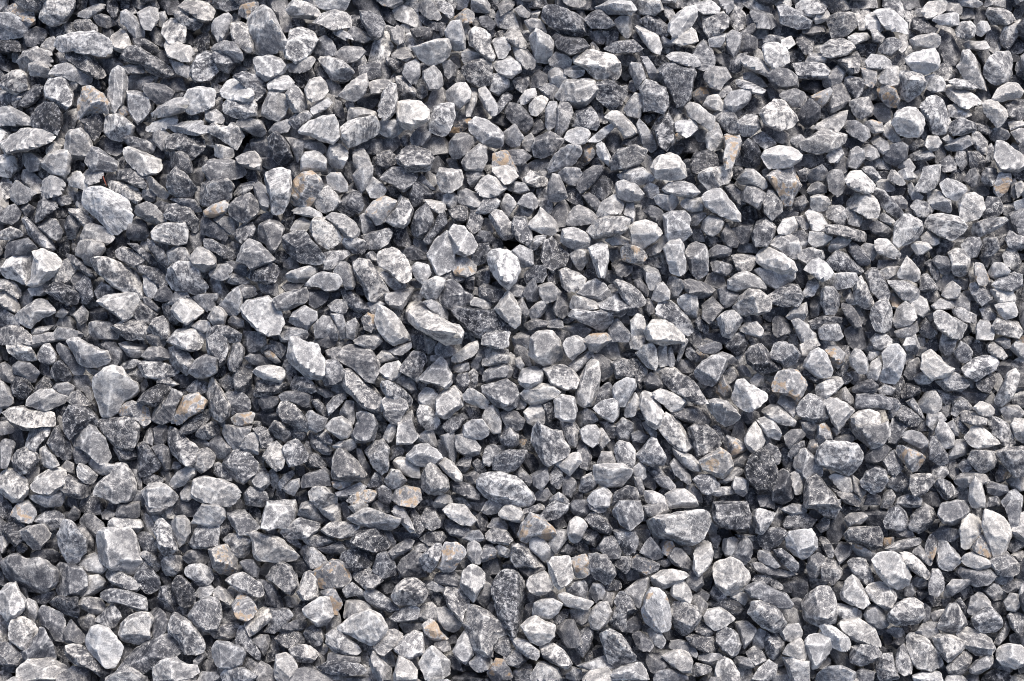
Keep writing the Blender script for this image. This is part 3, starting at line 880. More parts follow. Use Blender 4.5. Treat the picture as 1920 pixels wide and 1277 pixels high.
d5* dark crackled|51,2 60,-4 79,-3 80,2 76,9 68,9 58,7
p7|34,17 39,12 47,6 53,4 55,10 50,15 42,19 36,20
g5|23,8 27,4 33,6 39,11 35,15 27,17 23,13
p6|14,-2 21,-1 23,5 21,13 17,13 15,6
p7* white pyramid-like|10,32 16,25 26,16 30,19 34,28 34,35 30,39 23,36 14,35
g5|18,15 25,14 34,17 37,21 34,28 31,22 26,17 20,19
g6|36,23 43,20 49,20 48,25 41,28 37,26
m5|46,30 51,25 54,28 54,36 50,40 47,38
d4|37,34 40,29 46,28 48,33 44,41 39,40
d4 large|0,18 6,12 14,14 16,20 13,28 9,34 4,30 -4,26
p7|10,45 15,38 20,40 25,45 24,53 21,58 14,54 10,50
g6* cube-cornered|24,46 29,41 37,38 42,45 43,51 37,57 31,62 24,58
m6|9,58 11,52 17,53 23,58 26,65 23,70 16,70 10,64
p7|42,43 46,39 51,40 58,44 63,50 63,54 57,54 50,51 43,48
p7 upright|58,60 61,54 67,51 70,57 72,64 71,71 66,72 59,66
g4 smooth|71,58 77,55 84,57 89,63 87,69 82,72 76,68
m5|69,74 73,67 79,66 84,72 84,80 80,83 74,82
g6|44,67 50,63 57,63 62,70 62,74 56,77 47,77 43,73
d3|28,67 36,60 43,58 46,62 41,68 34,73
p7|89,57 94,51 100,51 105,58 103,65 97,67 91,64
d3|102,51 109,48 113,54 112,60 106,65 104,57
p7|111,48 117,44 126,46 128,56 126,64 118,64 112,60
d4|116,67 118,58 124,60 127,66 130,70 127,82 122,80 118,73
p6* spear-like pointed|-4,56 4,53 6,60 6,70 10,74 4,80 -6,80
p6|8,76 15,71 22,70 26,77 25,83 18,82 10,79
g5|26,76 31,74 36,72 38,85 37,95 32,92 33,85 29,80
g5|38,75 43,74 50,76 56,83 54,88 46,90 39,86
m5* ragged white-crusted|94,72 100,64 104,68 110,72 117,71 118,77 123,83 121,89 113,93 107,97 102,94 97,86 92,80
p8|112,95 118,91 125,88 130,88 131,94 127,99 123,104 118,100
d3 veiny|67,90 72,87 82,85 90,86 89,92 82,100 73,103 66,101
g6* rounded gravel-brown|2,88 8,82 16,81 23,85 27,91 22,95 14,98 6,95 1,92
d5* blue-grey knuckle-shaped|13,103 17,96 20,94 26,101 31,107 32,113 26,118 17,118 13,112
p8|24,95 30,91 36,95 42,103 42,108 37,108 31,103
m6* big white-and-dark oval|55,108 59,104 68,102 78,103 86,108 92,115 96,122 92,127 80,127 70,125 60,120 55,114
l3|32,111 38,108 48,111 55,117 54,123 46,121 36,116
m4|58,90 61,83 66,81 71,86 67,93 63,97 59,95
d3|50,96 54,92 59,95 61,104 54,102
d3|37,97 42,92 49,90 48,98 44,102
g4|80,104 86,98 95,107 92,112 85,107
g4|94,104 100,101 106,97 107,108 102,115 96,111
d3|107,104 112,97 117,101 119,110 115,115 109,110
g5|118,111 121,104 127,105 128,112 124,120 117,117
m5|129,114 133,106 139,103 144,111 140,115 132,117
p6* wide speckled-grey|141,104 142,97 152,96 162,96 169,100 168,108 162,112 150,113 143,109
g6|144,95 147,87 154,87 157,92 156,96 147,97
p7|130,71 136,67 142,67 146,71 144,80 140,83 133,78
g4|128,82 131,74 135,80 139,90 136,99 131,97
p6|144,70 147,69 153,78 147,84 144,80
g4|127,60 135,54 141,58 144,63 136,67 128,68
m6|141,54 147,49 156,47 160,50 159,60 155,65 148,61
d4|144,64 152,64 157,67 157,77 152,76
d4|139,52 145,40 152,34 155,40 154,47 146,52
g4|140,15 147,13 154,19 155,30 148,35 144,26
p7|136,122 141,116 149,113 154,118 152,128 140,128
g5|97,118 106,114 110,120 104,124 98,122
m5|108,122 115,117 122,123 121,128 108,128
p6|21,125 26,119 36,119 36,124 30,128 22,128
g4|44,104 51,101 58,104 56,110 46,111
g6|82,17 86,16 89,22 87,26 83,22
p6|83,50 87,44 91,51 88,55 83,55
@1140,630
m4* big striated dark shard-shaped|36,26 42,23 50,24 57,30 64,35 70,44 73,49 67,50 58,47 50,42 42,35 36,30
p6* pale upright lobed|66,26 71,19 77,15 84,14 89,16 88,23 84,31 78,38 70,37 66,32
g4|80,14 86,12 93,15 97,19 91,21 88,19
p8* large frosty white|90,38 94,31 101,31 106,36 112,39 120,42 121,47 114,53 108,57 103,57 97,53 92,46
p6r* round beige-patched|120,35 126,27 135,24 142,25 146,31 148,37 146,44 141,48 136,44 129,43 121,41
d2 wavy|104,13 108,8 115,7 120,13 124,19 130,23 124,28 116,29 109,25 105,20
d5* dark white-splashed|121,14 124,6 131,5 138,7 144,14 141,20 134,24 129,20 123,17
d2|88,6 94,-1 101,-2 104,6 101,12 97,14 91,10
g5|67,8 78,5 86,3 87,9 80,13 72,13
l3|58,9 62,9 69,16 69,20 63,19 59,15
l6|51,18 55,6 59,0 60,4 57,11 54,19
m7|21,13 27,7 33,5 36,10 37,21 35,25 29,23 24,17
p7|37,11 40,6 44,6 44,22 38,23
g5|44,9 47,7 50,18 49,22 44,22
p7|16,0 29,-2 28,5 24,11 17,9
d3|3,20 10,17 18,19 21,26 17,31 7,31
d3|16,19 22,18 29,26 29,34 25,40 20,33
p7 broad|3,40 6,33 13,31 20,33 21,38 16,46 13,52 8,53 4,47
g4|27,33 32,28 37,30 42,38 38,40 30,39
p7|12,58 15,48 20,43 24,44 23,50 20,59 14,61
p8* white capsule-shaped|23,52 24,44 28,40 34,43 38,50 41,57 40,63 36,69 30,65 26,57
p8|34,43 40,40 48,43 56,46 58,50 53,56 48,57 42,51 36,47
m6 smooth|39,70 40,63 44,58 50,61 55,68 61,76 63,82 58,86 51,83 44,77
d4 flat|47,58 54,54 63,53 73,56 76,62 74,67 65,66 56,63
p6* pale sloped lens|73,49 80,47 89,49 95,55 99,60 95,66 88,68 82,64 77,57
m4* dark-faced white-edged block|60,69 65,66 74,67 81,72 86,80 82,85 72,88 66,90 64,82 61,75
d2|76,65 82,66 87,74 86,80 80,72
p7r* tan-edged cubic|68,93 75,89 84,84 90,88 94,96 90,102 85,106 77,103 71,100
m6r|86,79 90,75 97,78 105,82 101,86 93,90 88,85
p7|102,78 106,69 110,64 115,71 117,78 114,85 109,88 104,83
p7|111,62 117,60 124,64 129,71 131,80 127,83 122,78 117,72
p6|113,54 118,51 127,52 135,58 140,63 138,67 129,66 121,62
g6|127,51 129,46 133,43 139,46 143,52 140,58 138,61 132,55
m4 broad|141,55 145,48 151,44 160,47 165,53 163,63 154,65 147,62 142,59
d3|138,24 144,20 152,23 160,29 161,36 152,34 145,29
p7|144,7 149,3 156,2 158,7 152,11 150,15 145,14
g4|132,75 137,71 147,70 147,75 142,80 136,84 133,80
g4|144,64 151,64 157,67 155,76 150,78 146,71
d1* big charcoal rounded|103,100 107,90 113,85 119,87 123,93 126,101 126,110 121,116 113,117 108,111 104,106
m4|116,85 121,81 126,83 130,90 129,95 125,96 121,90
p6|140,92 142,86 148,85 154,91 160,96 160,104 150,108 142,102 139,97
m6* tan-topped scalloped|21,89 27,83 32,77 36,78 40,86 43,92 41,96 33,97 25,94
m5|5,84 9,79 16,81 20,86 20,94 16,101 10,99 6,92
m4|7,66 11,62 18,66 18,74 15,79 9,79 6,73
p7 slim|49,84 54,86 62,89 68,95 69,101 62,100 55,95 50,89
g5|47,96 50,90 55,96 61,104 62,111 57,110 50,103
m5|64,107 70,104 78,104 85,108 82,114 76,119 71,117 67,112
g5|93,93 100,88 107,84 106,90 101,98 96,99
g5|83,109 88,103 95,98 101,101 97,106 88,110
p7|93,112 95,105 100,106 105,109 104,117 101,122 96,118
l6|78,118 85,113 92,113 97,117 90,119 82,120
p7* white pebble-like with notch|43,119 50,115 57,115 64,120 68,128 44,128
m5* rounded stippled|2,126 6,117 14,112 21,114 23,128
p7|27,116 34,116 42,120 43,128 27,124
g5|57,113 63,111 69,117 70,124 66,124 60,117
g6|18,100 24,95 28,98 28,105 24,109 20,105
m5|28,98 37,98 44,106 40,108 33,104
g5|35,107 44,105 51,113 48,116 40,113
g6|19,106 25,107 27,114 26,121 22,116
g3|122,113 127,100 132,97 137,108 138,120 132,126 124,124
g6|135,103 141,101 148,109 147,118 140,118 137,110
g4|112,120 118,116 124,120 124,128 114,128
m5|135,89 138,82 146,79 150,82 142,86 138,91
p7|106,34 112,28 118,30 115,37 111,38
g5|95,25 101,22 107,25 107,31 99,29
g5r|81,42 86,30 91,38 93,47 86,46
g4|18,73 23,71 31,75 27,80 19,79
g5|25,64 30,65 38,74 34,77 28,70
@1520,630
p8* tall white craggy|51,33 55,22 54,14 60,7 66,7 70,14 69,24 66,32 62,37 55,36
m6 round|45,3 49,-1 56,-1 61,3 59,9 53,11 48,9
m6|69,7 73,0 78,-1 81,8 79,13 74,14
p7 large|0,12 6,9 11,13 14,20 17,27 13,32 6,31 0,27 -6,22
p6r|10,12 14,8 21,8 26,14 25,20 20,24 15,20
p7 torpedo-shaped|29,16 33,10 37,10 42,17 43,25 40,29 35,27 30,22
g6|42,28 45,20 51,16 53,23 50,32 44,33
p6|42,18 44,12 49,11 53,13 47,17 43,20
d4 ragged|20,7 28,5 29,15 28,22 24,28 22,25 26,18
d2|17,30 22,24 29,28 31,33 25,36 18,33
p8* large white with grey patch|83,24 84,14 90,10 96,16 102,22 107,24 105,29 98,31 91,32 85,27
m7|77,31 85,27 92,32 88,36 79,36
m6* broad grey-white curled|114,24 121,18 128,15 137,16 140,20 137,26 130,30 124,33 117,31
m6|97,3 100,-3 109,-2 109,6 106,12 101,15 97,9
d4|108,12 112,4 118,8 121,12 120,17 114,20 109,16
p6|132,6 137,4 143,9 147,15 144,18 136,14 133,11
p8|149,9 154,4 160,6 162,16 156,16
p6r|150,5 154,0 161,0 160,6 154,8
g5|138,4 143,0 149,3 149,9 144,9
d5|94,34 99,29 108,28 115,32 120,36 112,41 102,41
m8* long white crystal-like|138,47 143,37 147,28 153,25 156,29 154,39 150,47 143,52 138,51
d3|123,35 129,31 138,27 138,34 133,42 127,40
p8|122,54 127,49 134,51 139,57 135,60 128,60
p6|141,55 147,52 155,52 160,58 155,63 147,63
p7|80,49 85,43 93,42 97,48 97,54 92,58 85,57 81,53
m5|87,41 95,41 104,43 109,45 106,50 100,52 97,47 92,42
l4 long|34,50 35,44 44,43 52,44 58,47 60,55 50,54 40,55 34,54
m5|58,46 64,48 67,52 65,57 60,63 57,61 60,54
m7* white ragged-edged|30,61 36,56 44,55 52,57 57,62 49,67 43,71 37,68 32,65
g5* large dark-grey curved|29,63 37,69 44,71 52,66 57,64 58,73 54,81 45,84 37,77 31,71
p7|10,49 14,46 22,48 28,52 32,56 27,63 21,70 16,64 12,55
d3|64,59 69,52 76,56 83,63 79,67 73,67 66,63
m5|72,50 77,47 81,53 85,61 84,64 78,57
l6|2,42 6,36 14,31 22,31 24,36 18,42 10,47 3,46
g5|18,44 26,39 31,46 32,51 28,52 22,48
l3|30,39 37,35 45,33 50,37 48,42 39,43 32,42
g6|51,40 55,36 63,39 60,44 53,44
d2|68,43 72,36 80,38 82,42 75,46 69,46
m7|87,66 88,59 97,58 101,63 94,67 92,71
p6* pale lumpy column|94,70 97,63 102,67 107,74 107,82 101,84 96,80 94,76
p6|101,64 106,62 110,70 112,75 107,74 102,69
d5|106,58 107,48 111,45 117,48 121,55 113,56 110,60
m5* white-topped long|110,59 115,56 122,57 131,62 131,66 123,67 114,64
d4|105,59 110,60 114,65 119,70 118,74 111,71 107,65
m5|132,66 135,61 142,60 147,65 150,73 153,79 149,83 142,79 136,72
m7|149,68 153,62 160,63 164,72 164,82 158,80 152,75
p7* white kite-topped wedge|115,75 121,68 126,67 133,72 142,80 137,82 126,85 118,80
d5* half-white half-dark|118,92 121,86 131,86 138,87 140,93 136,100 130,103 124,100
m5* big mottled triangular|138,87 147,83 158,83 165,86 165,104 152,105 147,99 141,92
p6r* ochre-veined long|61,83 64,80 73,84 82,88 91,95 88,101 82,103 75,100 69,93 64,88
p6|67,73 74,70 82,73 88,79 88,85 83,87 76,82 70,78
d4|88,83 90,76 95,75 98,83 102,88 102,95 96,96 89,91
p6|103,89 108,79 114,77 117,82 116,88 109,91 104,92
m6* huge frosted crab-shaped|4,94 5,86 12,78 19,80 28,80 34,81 38,87 38,93 34,100 28,104 22,102 13,99 6,97
p6r|4,77 5,68 10,66 14,69 16,78 11,79 7,82
p6r|0,78 5,78 6,85 2,88 -3,85
g3|41,90 47,84 55,82 60,85 54,93 48,95 42,94
m5 box-shaped|54,94 59,88 63,86 67,94 69,98 63,104 58,102
g5|42,95 48,95 56,100 58,104 50,101 43,102
d5* ring-edged hollow|37,109 42,102 48,99 55,101 58,108 53,116 45,118 38,115
m4|57,113 61,105 68,101 73,106 72,114 66,117 60,115
m5|74,112 75,104 83,103 91,104 92,109 86,118 78,120
m5|92,110 97,107 104,110 110,117 106,121 99,122 95,116
g5|107,109 112,103 122,102 132,104 134,108 126,112 120,111 115,115
p8* white spire-shaped|118,122 119,112 123,105 128,111 131,123 130,128 121,128
g6|14,106 19,103 27,104 30,107 31,115 26,118 20,113
d4|15,113 22,115 31,117 38,123 35,127 25,124
g5|31,104 36,108 41,116 38,121 33,116
d4* large slate diagonal|-4,105 4,102 10,110 18,120 22,128 -4,128
g4|40,126 43,119 53,118 51,126
m5|52,128 55,118 60,115 63,120 60,128
m5|63,127 67,121 75,118 83,121 83,128
d4|131,128 134,121 140,120 143,127
m6|143,124 148,117 153,115 158,120 157,128 145,128
p6|147,108 152,105 162,105 163,114 155,116 150,113
g4|131,108 138,110 146,112 149,118 141,120 133,117
l4r|138,104 142,97 148,101 145,108 139,111
m6|110,97 115,92 118,93 121,100 115,103
m5|91,99 95,95 101,98 103,103 98,107 92,106
d3|58,70 62,62 72,66 70,74 64,80 58,79
p6|15,70 20,67 22,72 19,75
g4|17,76 26,74 33,75 30,80 19,80
@0,945
p6* big block-like pale|74,23 80,20 96,20 100,24 103,34 106,42 104,50 99,54 91,50 84,49 77,43 75,33
m6 white-bordered|80,18 82,12 92,10 104,12 106,17 100,22 90,20 82,21
g4 broad|86,9 89,0 104,-2 104,10 96,10
m5* layered rusty-brown grained|43,23 48,12 54,14 59,20 64,27 64,36 60,40 57,45 52,45 46,36 44,30
m4|58,20 62,17 68,21 70,29 70,37 65,38 64,29
g4|59,14 64,8 70,9 77,15 78,22 72,25 66,19
g5|15,20 20,17 33,15 38,22 36,26 30,34 25,35 19,29
m4|25,13 34,6 41,5 47,9 46,14 39,20 35,16
d2|0,17 12,13 20,14 18,18 18,26 12,31 7,27 3,21
g6r|8,8 13,0 21,-2 26,3 27,9 24,15 15,13
g6|0,20 5,23 7,28 3,36 -2,39
g4* long grey kidney-shaped|2,44 8,40 15,39 22,43 29,41 36,45 42,50 43,56 39,62 34,66 24,66 16,62 8,57 4,52
g3 leaf-like|21,37 30,34 39,34 46,39 41,45 34,42 26,42
g4|0,42 10,37 20,35 20,38 12,40 6,42
g4* round charcoal-grey boulder|42,50 46,45 54,46 60,48 64,54 64,62 59,67 52,69 45,68 42,60
p6|58,45 62,40 71,37 76,42 79,48 75,52 66,51
p7|59,68 64,61 65,55 73,54 79,58 77,63 70,67 63,70
d5|80,54 82,49 89,50 96,54 103,58 105,61 100,66 92,63 84,59
d4 long|72,68 78,64 88,64 98,66 108,70 109,79 101,79 92,75 82,74
g4|59,76 62,71 68,70 75,71 78,76 76,81 71,84 65,80
m5|71,87 77,81 84,75 89,81 90,86 85,92 80,92
m5|59,87 65,81 70,84 72,90 67,95 62,93
d3 large|101,56 104,48 109,42 113,48 118,54 120,62 117,68 110,70 106,62
p7* upright sandy-grey|0,66 6,60 12,59 14,64 19,72 18,79 12,85 5,87 0,80
g4|13,62 20,63 21,70 18,74
g6|18,77 21,71 27,74 30,81 26,88 21,85
d2|37,74 43,69 52,70 58,70 59,78 58,85 52,83 45,81
d3|25,70 36,66 41,64 41,68 34,75 29,74
m7* round frosted white|6,94 9,86 15,84 22,86 28,92 29,98 24,106 16,108 9,104 6,99
g4 broad|16,110 24,105 29,99 29,92 33,94 37,101 41,108 41,115 32,115 20,118 18,114
g4|29,82 32,77 38,78 47,83 48,90 47,102 40,101 36,94 31,90
g4* smooth grey leaning|47,92 48,84 52,85 57,92 63,98 64,106 57,106 50,103 48,99
p9* bright white faceted|64,101 68,93 74,91 81,93 87,99 92,107 92,114 86,122 79,122 71,115 66,109
m6* coiled swirl-marked|89,97 91,90 97,84 104,82 111,82 114,86 112,95 113,99 106,107 99,105 92,102
m4|50,107 54,105 62,106 69,112 77,119 86,125 86,128 74,128 66,123 57,120 51,114
d3* long dark diagonal slab|89,124 95,115 103,108 112,102 122,97 130,98 135,103 134,110 126,117 116,122 105,127 95,127
m5 rough-topped|126,97 128,87 131,82 138,85 145,91 150,98 153,105 152,110 146,113 138,112 135,104 131,99
g3|112,82 118,78 124,84 127,90 122,97 115,99 113,92
d1* black glossy barrel-shaped|128,60 131,54 136,54 142,60 146,67 147,73 142,77 134,75 130,69
m6|121,43 126,39 133,36 137,40 136,48 130,53 124,53 121,48
m5 peg-shaped|114,19 116,12 122,11 128,18 131,26 133,34 128,37 122,38 118,32 117,24
g6|128,14 132,9 138,9 142,14 142,21 138,29 134,32 131,25
g4|137,40 142,35 150,33 156,37 158,42 152,45 143,45
m5|136,50 140,46 150,45 158,48 159,56 154,61 148,60 142,55
m4 wide slate|142,29 147,19 153,13 163,15 163,32 152,33 145,33
g3|134,33 141,29 146,32 138,37
g5|109,0 122,-2 126,2 121,7 112,6
m4 speckled|141,84 146,75 153,70 162,70 165,78 165,88 162,94 152,96 146,92
g5|146,68 150,62 157,61 161,65 158,70 150,71
d3|121,63 127,62 131,69 133,78 130,81 122,78 124,74 119,71
d3|101,24 106,19 112,23 117,30 116,38 111,40 106,33
d4|104,38 110,36 117,40 121,47 117,51 111,44
g5|76,4 84,5 88,8 83,12 77,11
d4|0,104 8,104 14,110 17,114 12,121 4,121 -2,118
p7 broad|13,124 22,117 39,116 48,121 56,128 57,132 14,133
p6|110,126 120,118 132,115 139,120 148,120 152,128 128,133 110,132
g5|0,90 5,94 5,100 0,102
g3|92,106 98,105 100,109 94,118 90,120
d4|145,117 152,110 155,113 150,119 146,121
g4|51,9 55,2 60,6 59,10 54,13
@380,945
m5 pyramidal|45,12 48,-2 69,-3 70,5 68,13 62,18 56,17 49,20 44,18
g4 large|17,6 24,5 32,5 38,11 42,17 36,22 27,23 22,15
p7|0,0 12,0 16,4 17,10 12,16 2,16 -8,14
m5|16,27 21,23 27,23 34,26 38,28 38,38 30,42 24,38 21,32
p6r* rust-topped upright|5,35 9,33 18,31 22,35 26,41 25,51 20,57 13,55 9,47
g6* large wide pitted loaf|38,37 38,27 34,22 40,21 48,24 58,26 66,33 72,39 68,42 55,43 42,42
m5 faceted|58,20 66,15 73,10 80,13 87,14 86,18 80,26 72,26 62,25
g5|72,8 75,0 84,-2 88,6 92,10 88,14 80,12
p7 tapered|85,0 102,-1 103,8 103,15 97,13 90,7
p7|109,2 120,-2 124,1 119,6 115,8
g6* long flat spearhead|108,11 115,7 124,3 135,7 147,11 145,16 140,19 128,18 118,16
m5|90,20 96,14 106,14 116,17 112,23 104,26 95,24
d3* dark banded boulder|112,28 116,20 125,18 132,18 136,24 139,31 136,34 127,35 116,32
g5|133,19 140,21 144,28 143,33 139,33 137,27
p7|141,5 146,-1 150,2 156,13 159,21 155,21 148,14
g5|139,36 145,31 153,26 158,28 155,34 148,38 143,41
d4 leaf-like|75,27 84,23 93,25 101,28 96,31 88,33 80,31
g3|86,33 96,32 102,28 107,35 103,38 93,37
m5|72,35 76,32 84,33 90,39 93,45 89,48 81,48 77,41
d2|103,42 106,36 116,34 126,36 128,42 124,47 115,50 106,47
g5r* brownish wedge-faced|82,51 90,47 97,42 104,44 110,50 113,56 106,61 96,63 88,62 84,56
m5|70,65 74,58 76,52 80,50 86,55 86,64 86,69 80,72 74,71
m3* dark egg-like|44,48 48,43 58,44 66,47 70,55 71,62 66,68 60,65 55,59 47,55
d4* long blue-grey sloping|17,57 22,53 30,51 37,55 45,60 49,66 44,70 36,69 27,65
g4|28,44 32,42 38,42 42,48 41,57 36,55 32,50
l3|42,58 47,58 54,63 60,72 61,78 55,78 48,74 47,68
p6r* tan conical|22,75 26,69 29,65 34,69 39,75 42,79 38,84 33,87 25,85
g6|7,65 12,62 20,65 23,70 20,77 14,73 9,70
m7 square-cornered|32,89 36,84 45,78 50,78 53,85 48,89 40,96 36,98
m4|50,78 57,78 64,79 67,84 60,92 54,96 46,95 53,87
g3|58,95 62,90 70,87 80,87 80,90 74,94 64,97
g3|66,82 70,77 76,77 78,84 76,87 68,87
p7* buff-white angular|75,79 80,75 87,70 96,70 99,77 98,84 93,90 86,91 81,87 77,83
g5r|87,66 92,63 99,64 104,74 103,84 99,86 98,74 95,69
p6|106,85 108,72 114,71 121,74 127,78 123,81 116,82 110,87
p8* big white lamp-shaped|102,92 107,88 114,83 124,80 132,84 137,91 136,97 131,104 125,105 118,102 112,98 104,96
d5* oval white-scribbled|89,98 93,94 100,94 107,99 115,105 118,110 114,113 105,112 97,109 92,104
d4|76,97 80,92 88,92 90,98 89,105 83,106 78,101
d3 big|56,101 60,97 70,96 76,99 80,105 72,106 65,108 60,106
m5|65,109 72,106 80,106 86,112 82,118 75,119 68,116
d3|25,101 28,92 31,92 35,99 42,110 44,118 38,114 30,106 25,106
g5* smooth grey cloven|7,108 11,103 20,104 29,107 32,112 29,120 20,123 12,123 8,116
d4|5,96 12,90 22,89 27,90 25,98 18,101 10,100
g4|37,102 43,98 49,99 50,105 46,113 41,107
p6 upright cracked|54,125 55,113 62,112 67,114 70,121 72,133 55,133
l5|129,107 132,101 138,95 150,94 150,99 144,106 136,114 130,111
p6|125,118 128,111 134,116 141,123 141,130 132,132 127,125
p7|143,128 147,114 156,118 160,124 160,132 144,133
m6 broad striped|144,108 150,100 158,95 164,97 165,112 155,116 147,114
d3|86,122 95,118 107,117 118,120 124,124 120,128 106,128 94,127
g4|87,116 90,109 98,112 108,113 116,114 117,119 104,117 93,119
d4|121,67 127,63 135,68 143,74 147,79 140,81 130,77 123,72
d3|112,52 118,49 125,49 131,54 134,57 127,63 122,63 116,58
m3|128,50 131,37 137,36 142,42 146,51 143,57 136,56
g3|146,48 150,41 157,36 163,38 163,54 156,56 149,54
d3|140,85 146,80 156,76 162,79 160,86 150,88 142,88
m5|14,128 19,122 31,123 40,128 36,133 16,133
g5|37,126 44,118 50,121 54,127 53,133 42,133
g4|30,121 33,114 38,116 44,122 38,125 32,124
p6|0,126 10,126 14,130 8,134 -4,134
p6|94,130 99,122 107,129 106,133 94,133
m5|104,64 112,59 120,65 120,69 112,68 108,70
d4|60,25 68,23 74,29 73,33 67,31
d3|11,15 18,14 24,20 20,23 15,26 11,20
@760,945
d2* tall black tongue-shaped|65,60 68,52 76,51 84,53 89,60 90,67 87,78 86,88 83,97 78,98 75,91 70,84 67,74
p6r* orange-crested|24,47 27,36 29,28 40,28 48,33 46,38 40,43 36,50 29,51
d5 leaning|11,40 16,35 23,30 27,30 27,36 24,46 19,51 14,49
p6|47,30 50,27 55,30 58,36 56,45 50,43 46,38
g5r|56,36 60,31 65,31 69,36 67,40 58,43
m6|66,33 71,31 76,33 81,38 76,40 69,38
p6r* large tan-blotched triangular|85,22 88,14 94,7 100,9 107,14 113,21 110,26 103,27 96,24 91,29 86,27
p7* white elongated teardrop|93,27 95,22 100,23 106,29 111,36 109,41 104,44 99,38 94,33
p8|69,8 74,2 79,0 86,3 89,9 86,14 79,13 72,10
p7* pale lens-shaped overlapping|29,5 35,0 44,1 50,8 54,12 49,16 41,15 33,10
d4|29,16 32,10 38,15 49,17 49,21 43,25 35,23
d4|12,10 16,3 22,4 26,12 26,18 19,20 14,17
d3|0,3 6,3 12,11 14,18 9,24 8,17 4,10
m5|60,22 66,18 75,20 80,27 76,30 66,29 61,26
g5|62,17 66,11 74,10 78,15 74,20 66,18
g5|42,26 49,20 55,20 60,27 58,30 50,28
p6|57,5 60,-2 74,-3 74,2 68,7 62,9
d3|53,10 58,6 62,12 61,19 56,20 53,16
d3|12,26 18,21 27,21 30,25 26,30 18,31
m5|4,34 10,29 17,29 20,32 14,36 6,37
d4|100,10 106,2 112,-2 122,0 121,5 114,11 106,13
m5|86,5 100,0 106,0 104,4 96,7 88,7
g4|123,2 126,-2 136,-2 139,5 134,10 127,8
g6|137,0 150,-2 151,5 145,7 139,4
p7* pale finger-worn rounded|121,20 123,13 128,10 132,12 136,17 133,23 128,30 123,27
d2* coal-dark wedge|134,12 139,7 144,6 150,11 154,18 152,22 146,21 139,17
d3|132,25 137,18 142,20 148,27 150,31 142,31 136,29
g5|107,30 113,20 120,20 121,26 117,31 113,37
p7* flat-faced pale upright|106,44 110,39 116,37 123,39 125,46 126,54 120,61 115,64 111,60 108,52
p7r* orange-brown folded|124,39 130,37 135,38 138,43 137,49 139,52 134,56 127,55 126,47
d5 large|137,38 144,37 150,39 154,45 158,54 155,58 149,60 142,56 138,49
m4|80,42 81,31 87,30 93,34 99,41 103,47 97,50 90,47 84,47
g3|85,48 92,48 100,50 103,47 104,50 97,54 92,55
p6|91,60 93,54 99,52 104,50 108,55 111,63 105,67 99,68 93,65
p6* speckled tombstone-like|41,59 44,50 50,45 56,46 60,52 59,59 55,66 51,73 47,68 43,64
g4|53,72 57,64 61,58 66,63 64,70 60,77
m4* big grey block|0,56 8,56 14,60 17,67 13,73 6,76 -6,76 -10,68 -6,60
g5|15,62 20,58 28,62 30,65 22,66
g3|14,56 24,52 36,50 40,55 38,61 29,60
m4 large bulky|29,67 32,60 38,60 46,65 49,71 47,76 43,80 43,88 37,82 32,74
m5* huge dark grey sloping|43,79 46,76 56,79 66,85 74,92 76,98 68,98 65,104 65,112 56,112 50,108 48,98 44,90
d3|66,100 73,97 78,102 79,109 75,114 68,110 65,106
g6|24,79 30,78 37,83 43,92 44,95 38,98 30,93 25,87
p7r* rust-sided small pale|13,91 18,86 23,88 26,95 31,100 28,103 20,101 15,97
d4|9,80 14,75 20,74 24,79 22,85 16,88 11,85
g6|36,110 40,101 44,96 48,97 50,103 50,112 45,119 40,116
g5|20,104 28,102 36,104 36,108 27,111
p7* white cone-shaped with dark specks|10,119 14,112 20,107 26,111 33,118 36,124 34,132 16,133 12,126
p7|48,119 54,113 61,113 66,118 61,124 54,126 50,123
g4r* rusty-brown dark|62,126 68,116 73,117 79,125 80,130 66,132
d4|74,115 80,109 87,112 90,117 84,122 78,120
m6|79,101 84,100 92,103 99,109 102,115 98,117 91,114 84,109
p7* white dotted pentagonal|87,91 92,86 98,84 105,88 112,91 111,99 106,104 100,106 93,102
p7* white pebble smooth-edged|95,80 97,74 103,71 110,71 117,75 114,81 108,86 101,86 96,84
p7 flat long|112,67 118,65 126,69 133,71 141,73 140,80 132,79 120,76
d5|121,62 125,58 132,57 136,62 134,70 127,70 122,67
p6|138,66 141,60 146,60 150,66 148,71 143,74
m6|138,87 140,79 145,74 151,74 154,81 151,88 145,94 139,92
g5|124,80 138,79 138,86 132,91 126,88
g5 broad|113,93 118,88 126,88 129,97 133,103 128,107 121,107 117,101
m6|101,107 108,103 114,106 120,112 124,119 121,123 112,120 104,115
d3|127,94 135,92 141,95 138,106 133,114 128,108
p6|130,121 138,118 148,114 155,118 158,124 150,126 140,125
p7|133,131 138,124 150,122 155,127 154,133 134,133
m6|95,132 95,119 104,118 113,123 116,130 114,133
g5|119,131 124,122 131,124 132,132
g4|89,82 91,74 97,75 94,84 91,86
d3|110,86 118,79 122,80 121,85 115,90
d3|149,62 156,57 162,58 162,64 152,65
g4|148,72 150,66 156,67 156,76 152,78
d3|155,82 160,74 165,78 165,92 157,94 150,91
d3|144,33 150,24 158,22 162,30 160,40 151,40
g3|115,37 121,28 128,34 124,38
@1140,945
m6* largest pale crusty|31,13 36,9 48,8 60,6 70,4 78,6 79,12 75,20 70,27 63,31 55,30 46,26 36,25 33,19
d3* large dark trapezoid|79,-1 92,-2 103,-1 106,8 105,17 102,20 92,19 82,16 78,10
m6 tooth-shaped|107,8 110,4 118,2 125,3 126,8 121,15 116,22 111,21 109,14
m4|131,16 134,10 140,7 148,7 155,12 151,18 140,20 133,19
p7* pale round-backed|133,26 136,21 146,20 152,19 155,24 156,32 151,39 145,41 138,37 134,32
d3|112,24 116,20 125,18 133,20 134,23 126,31 121,36 114,31
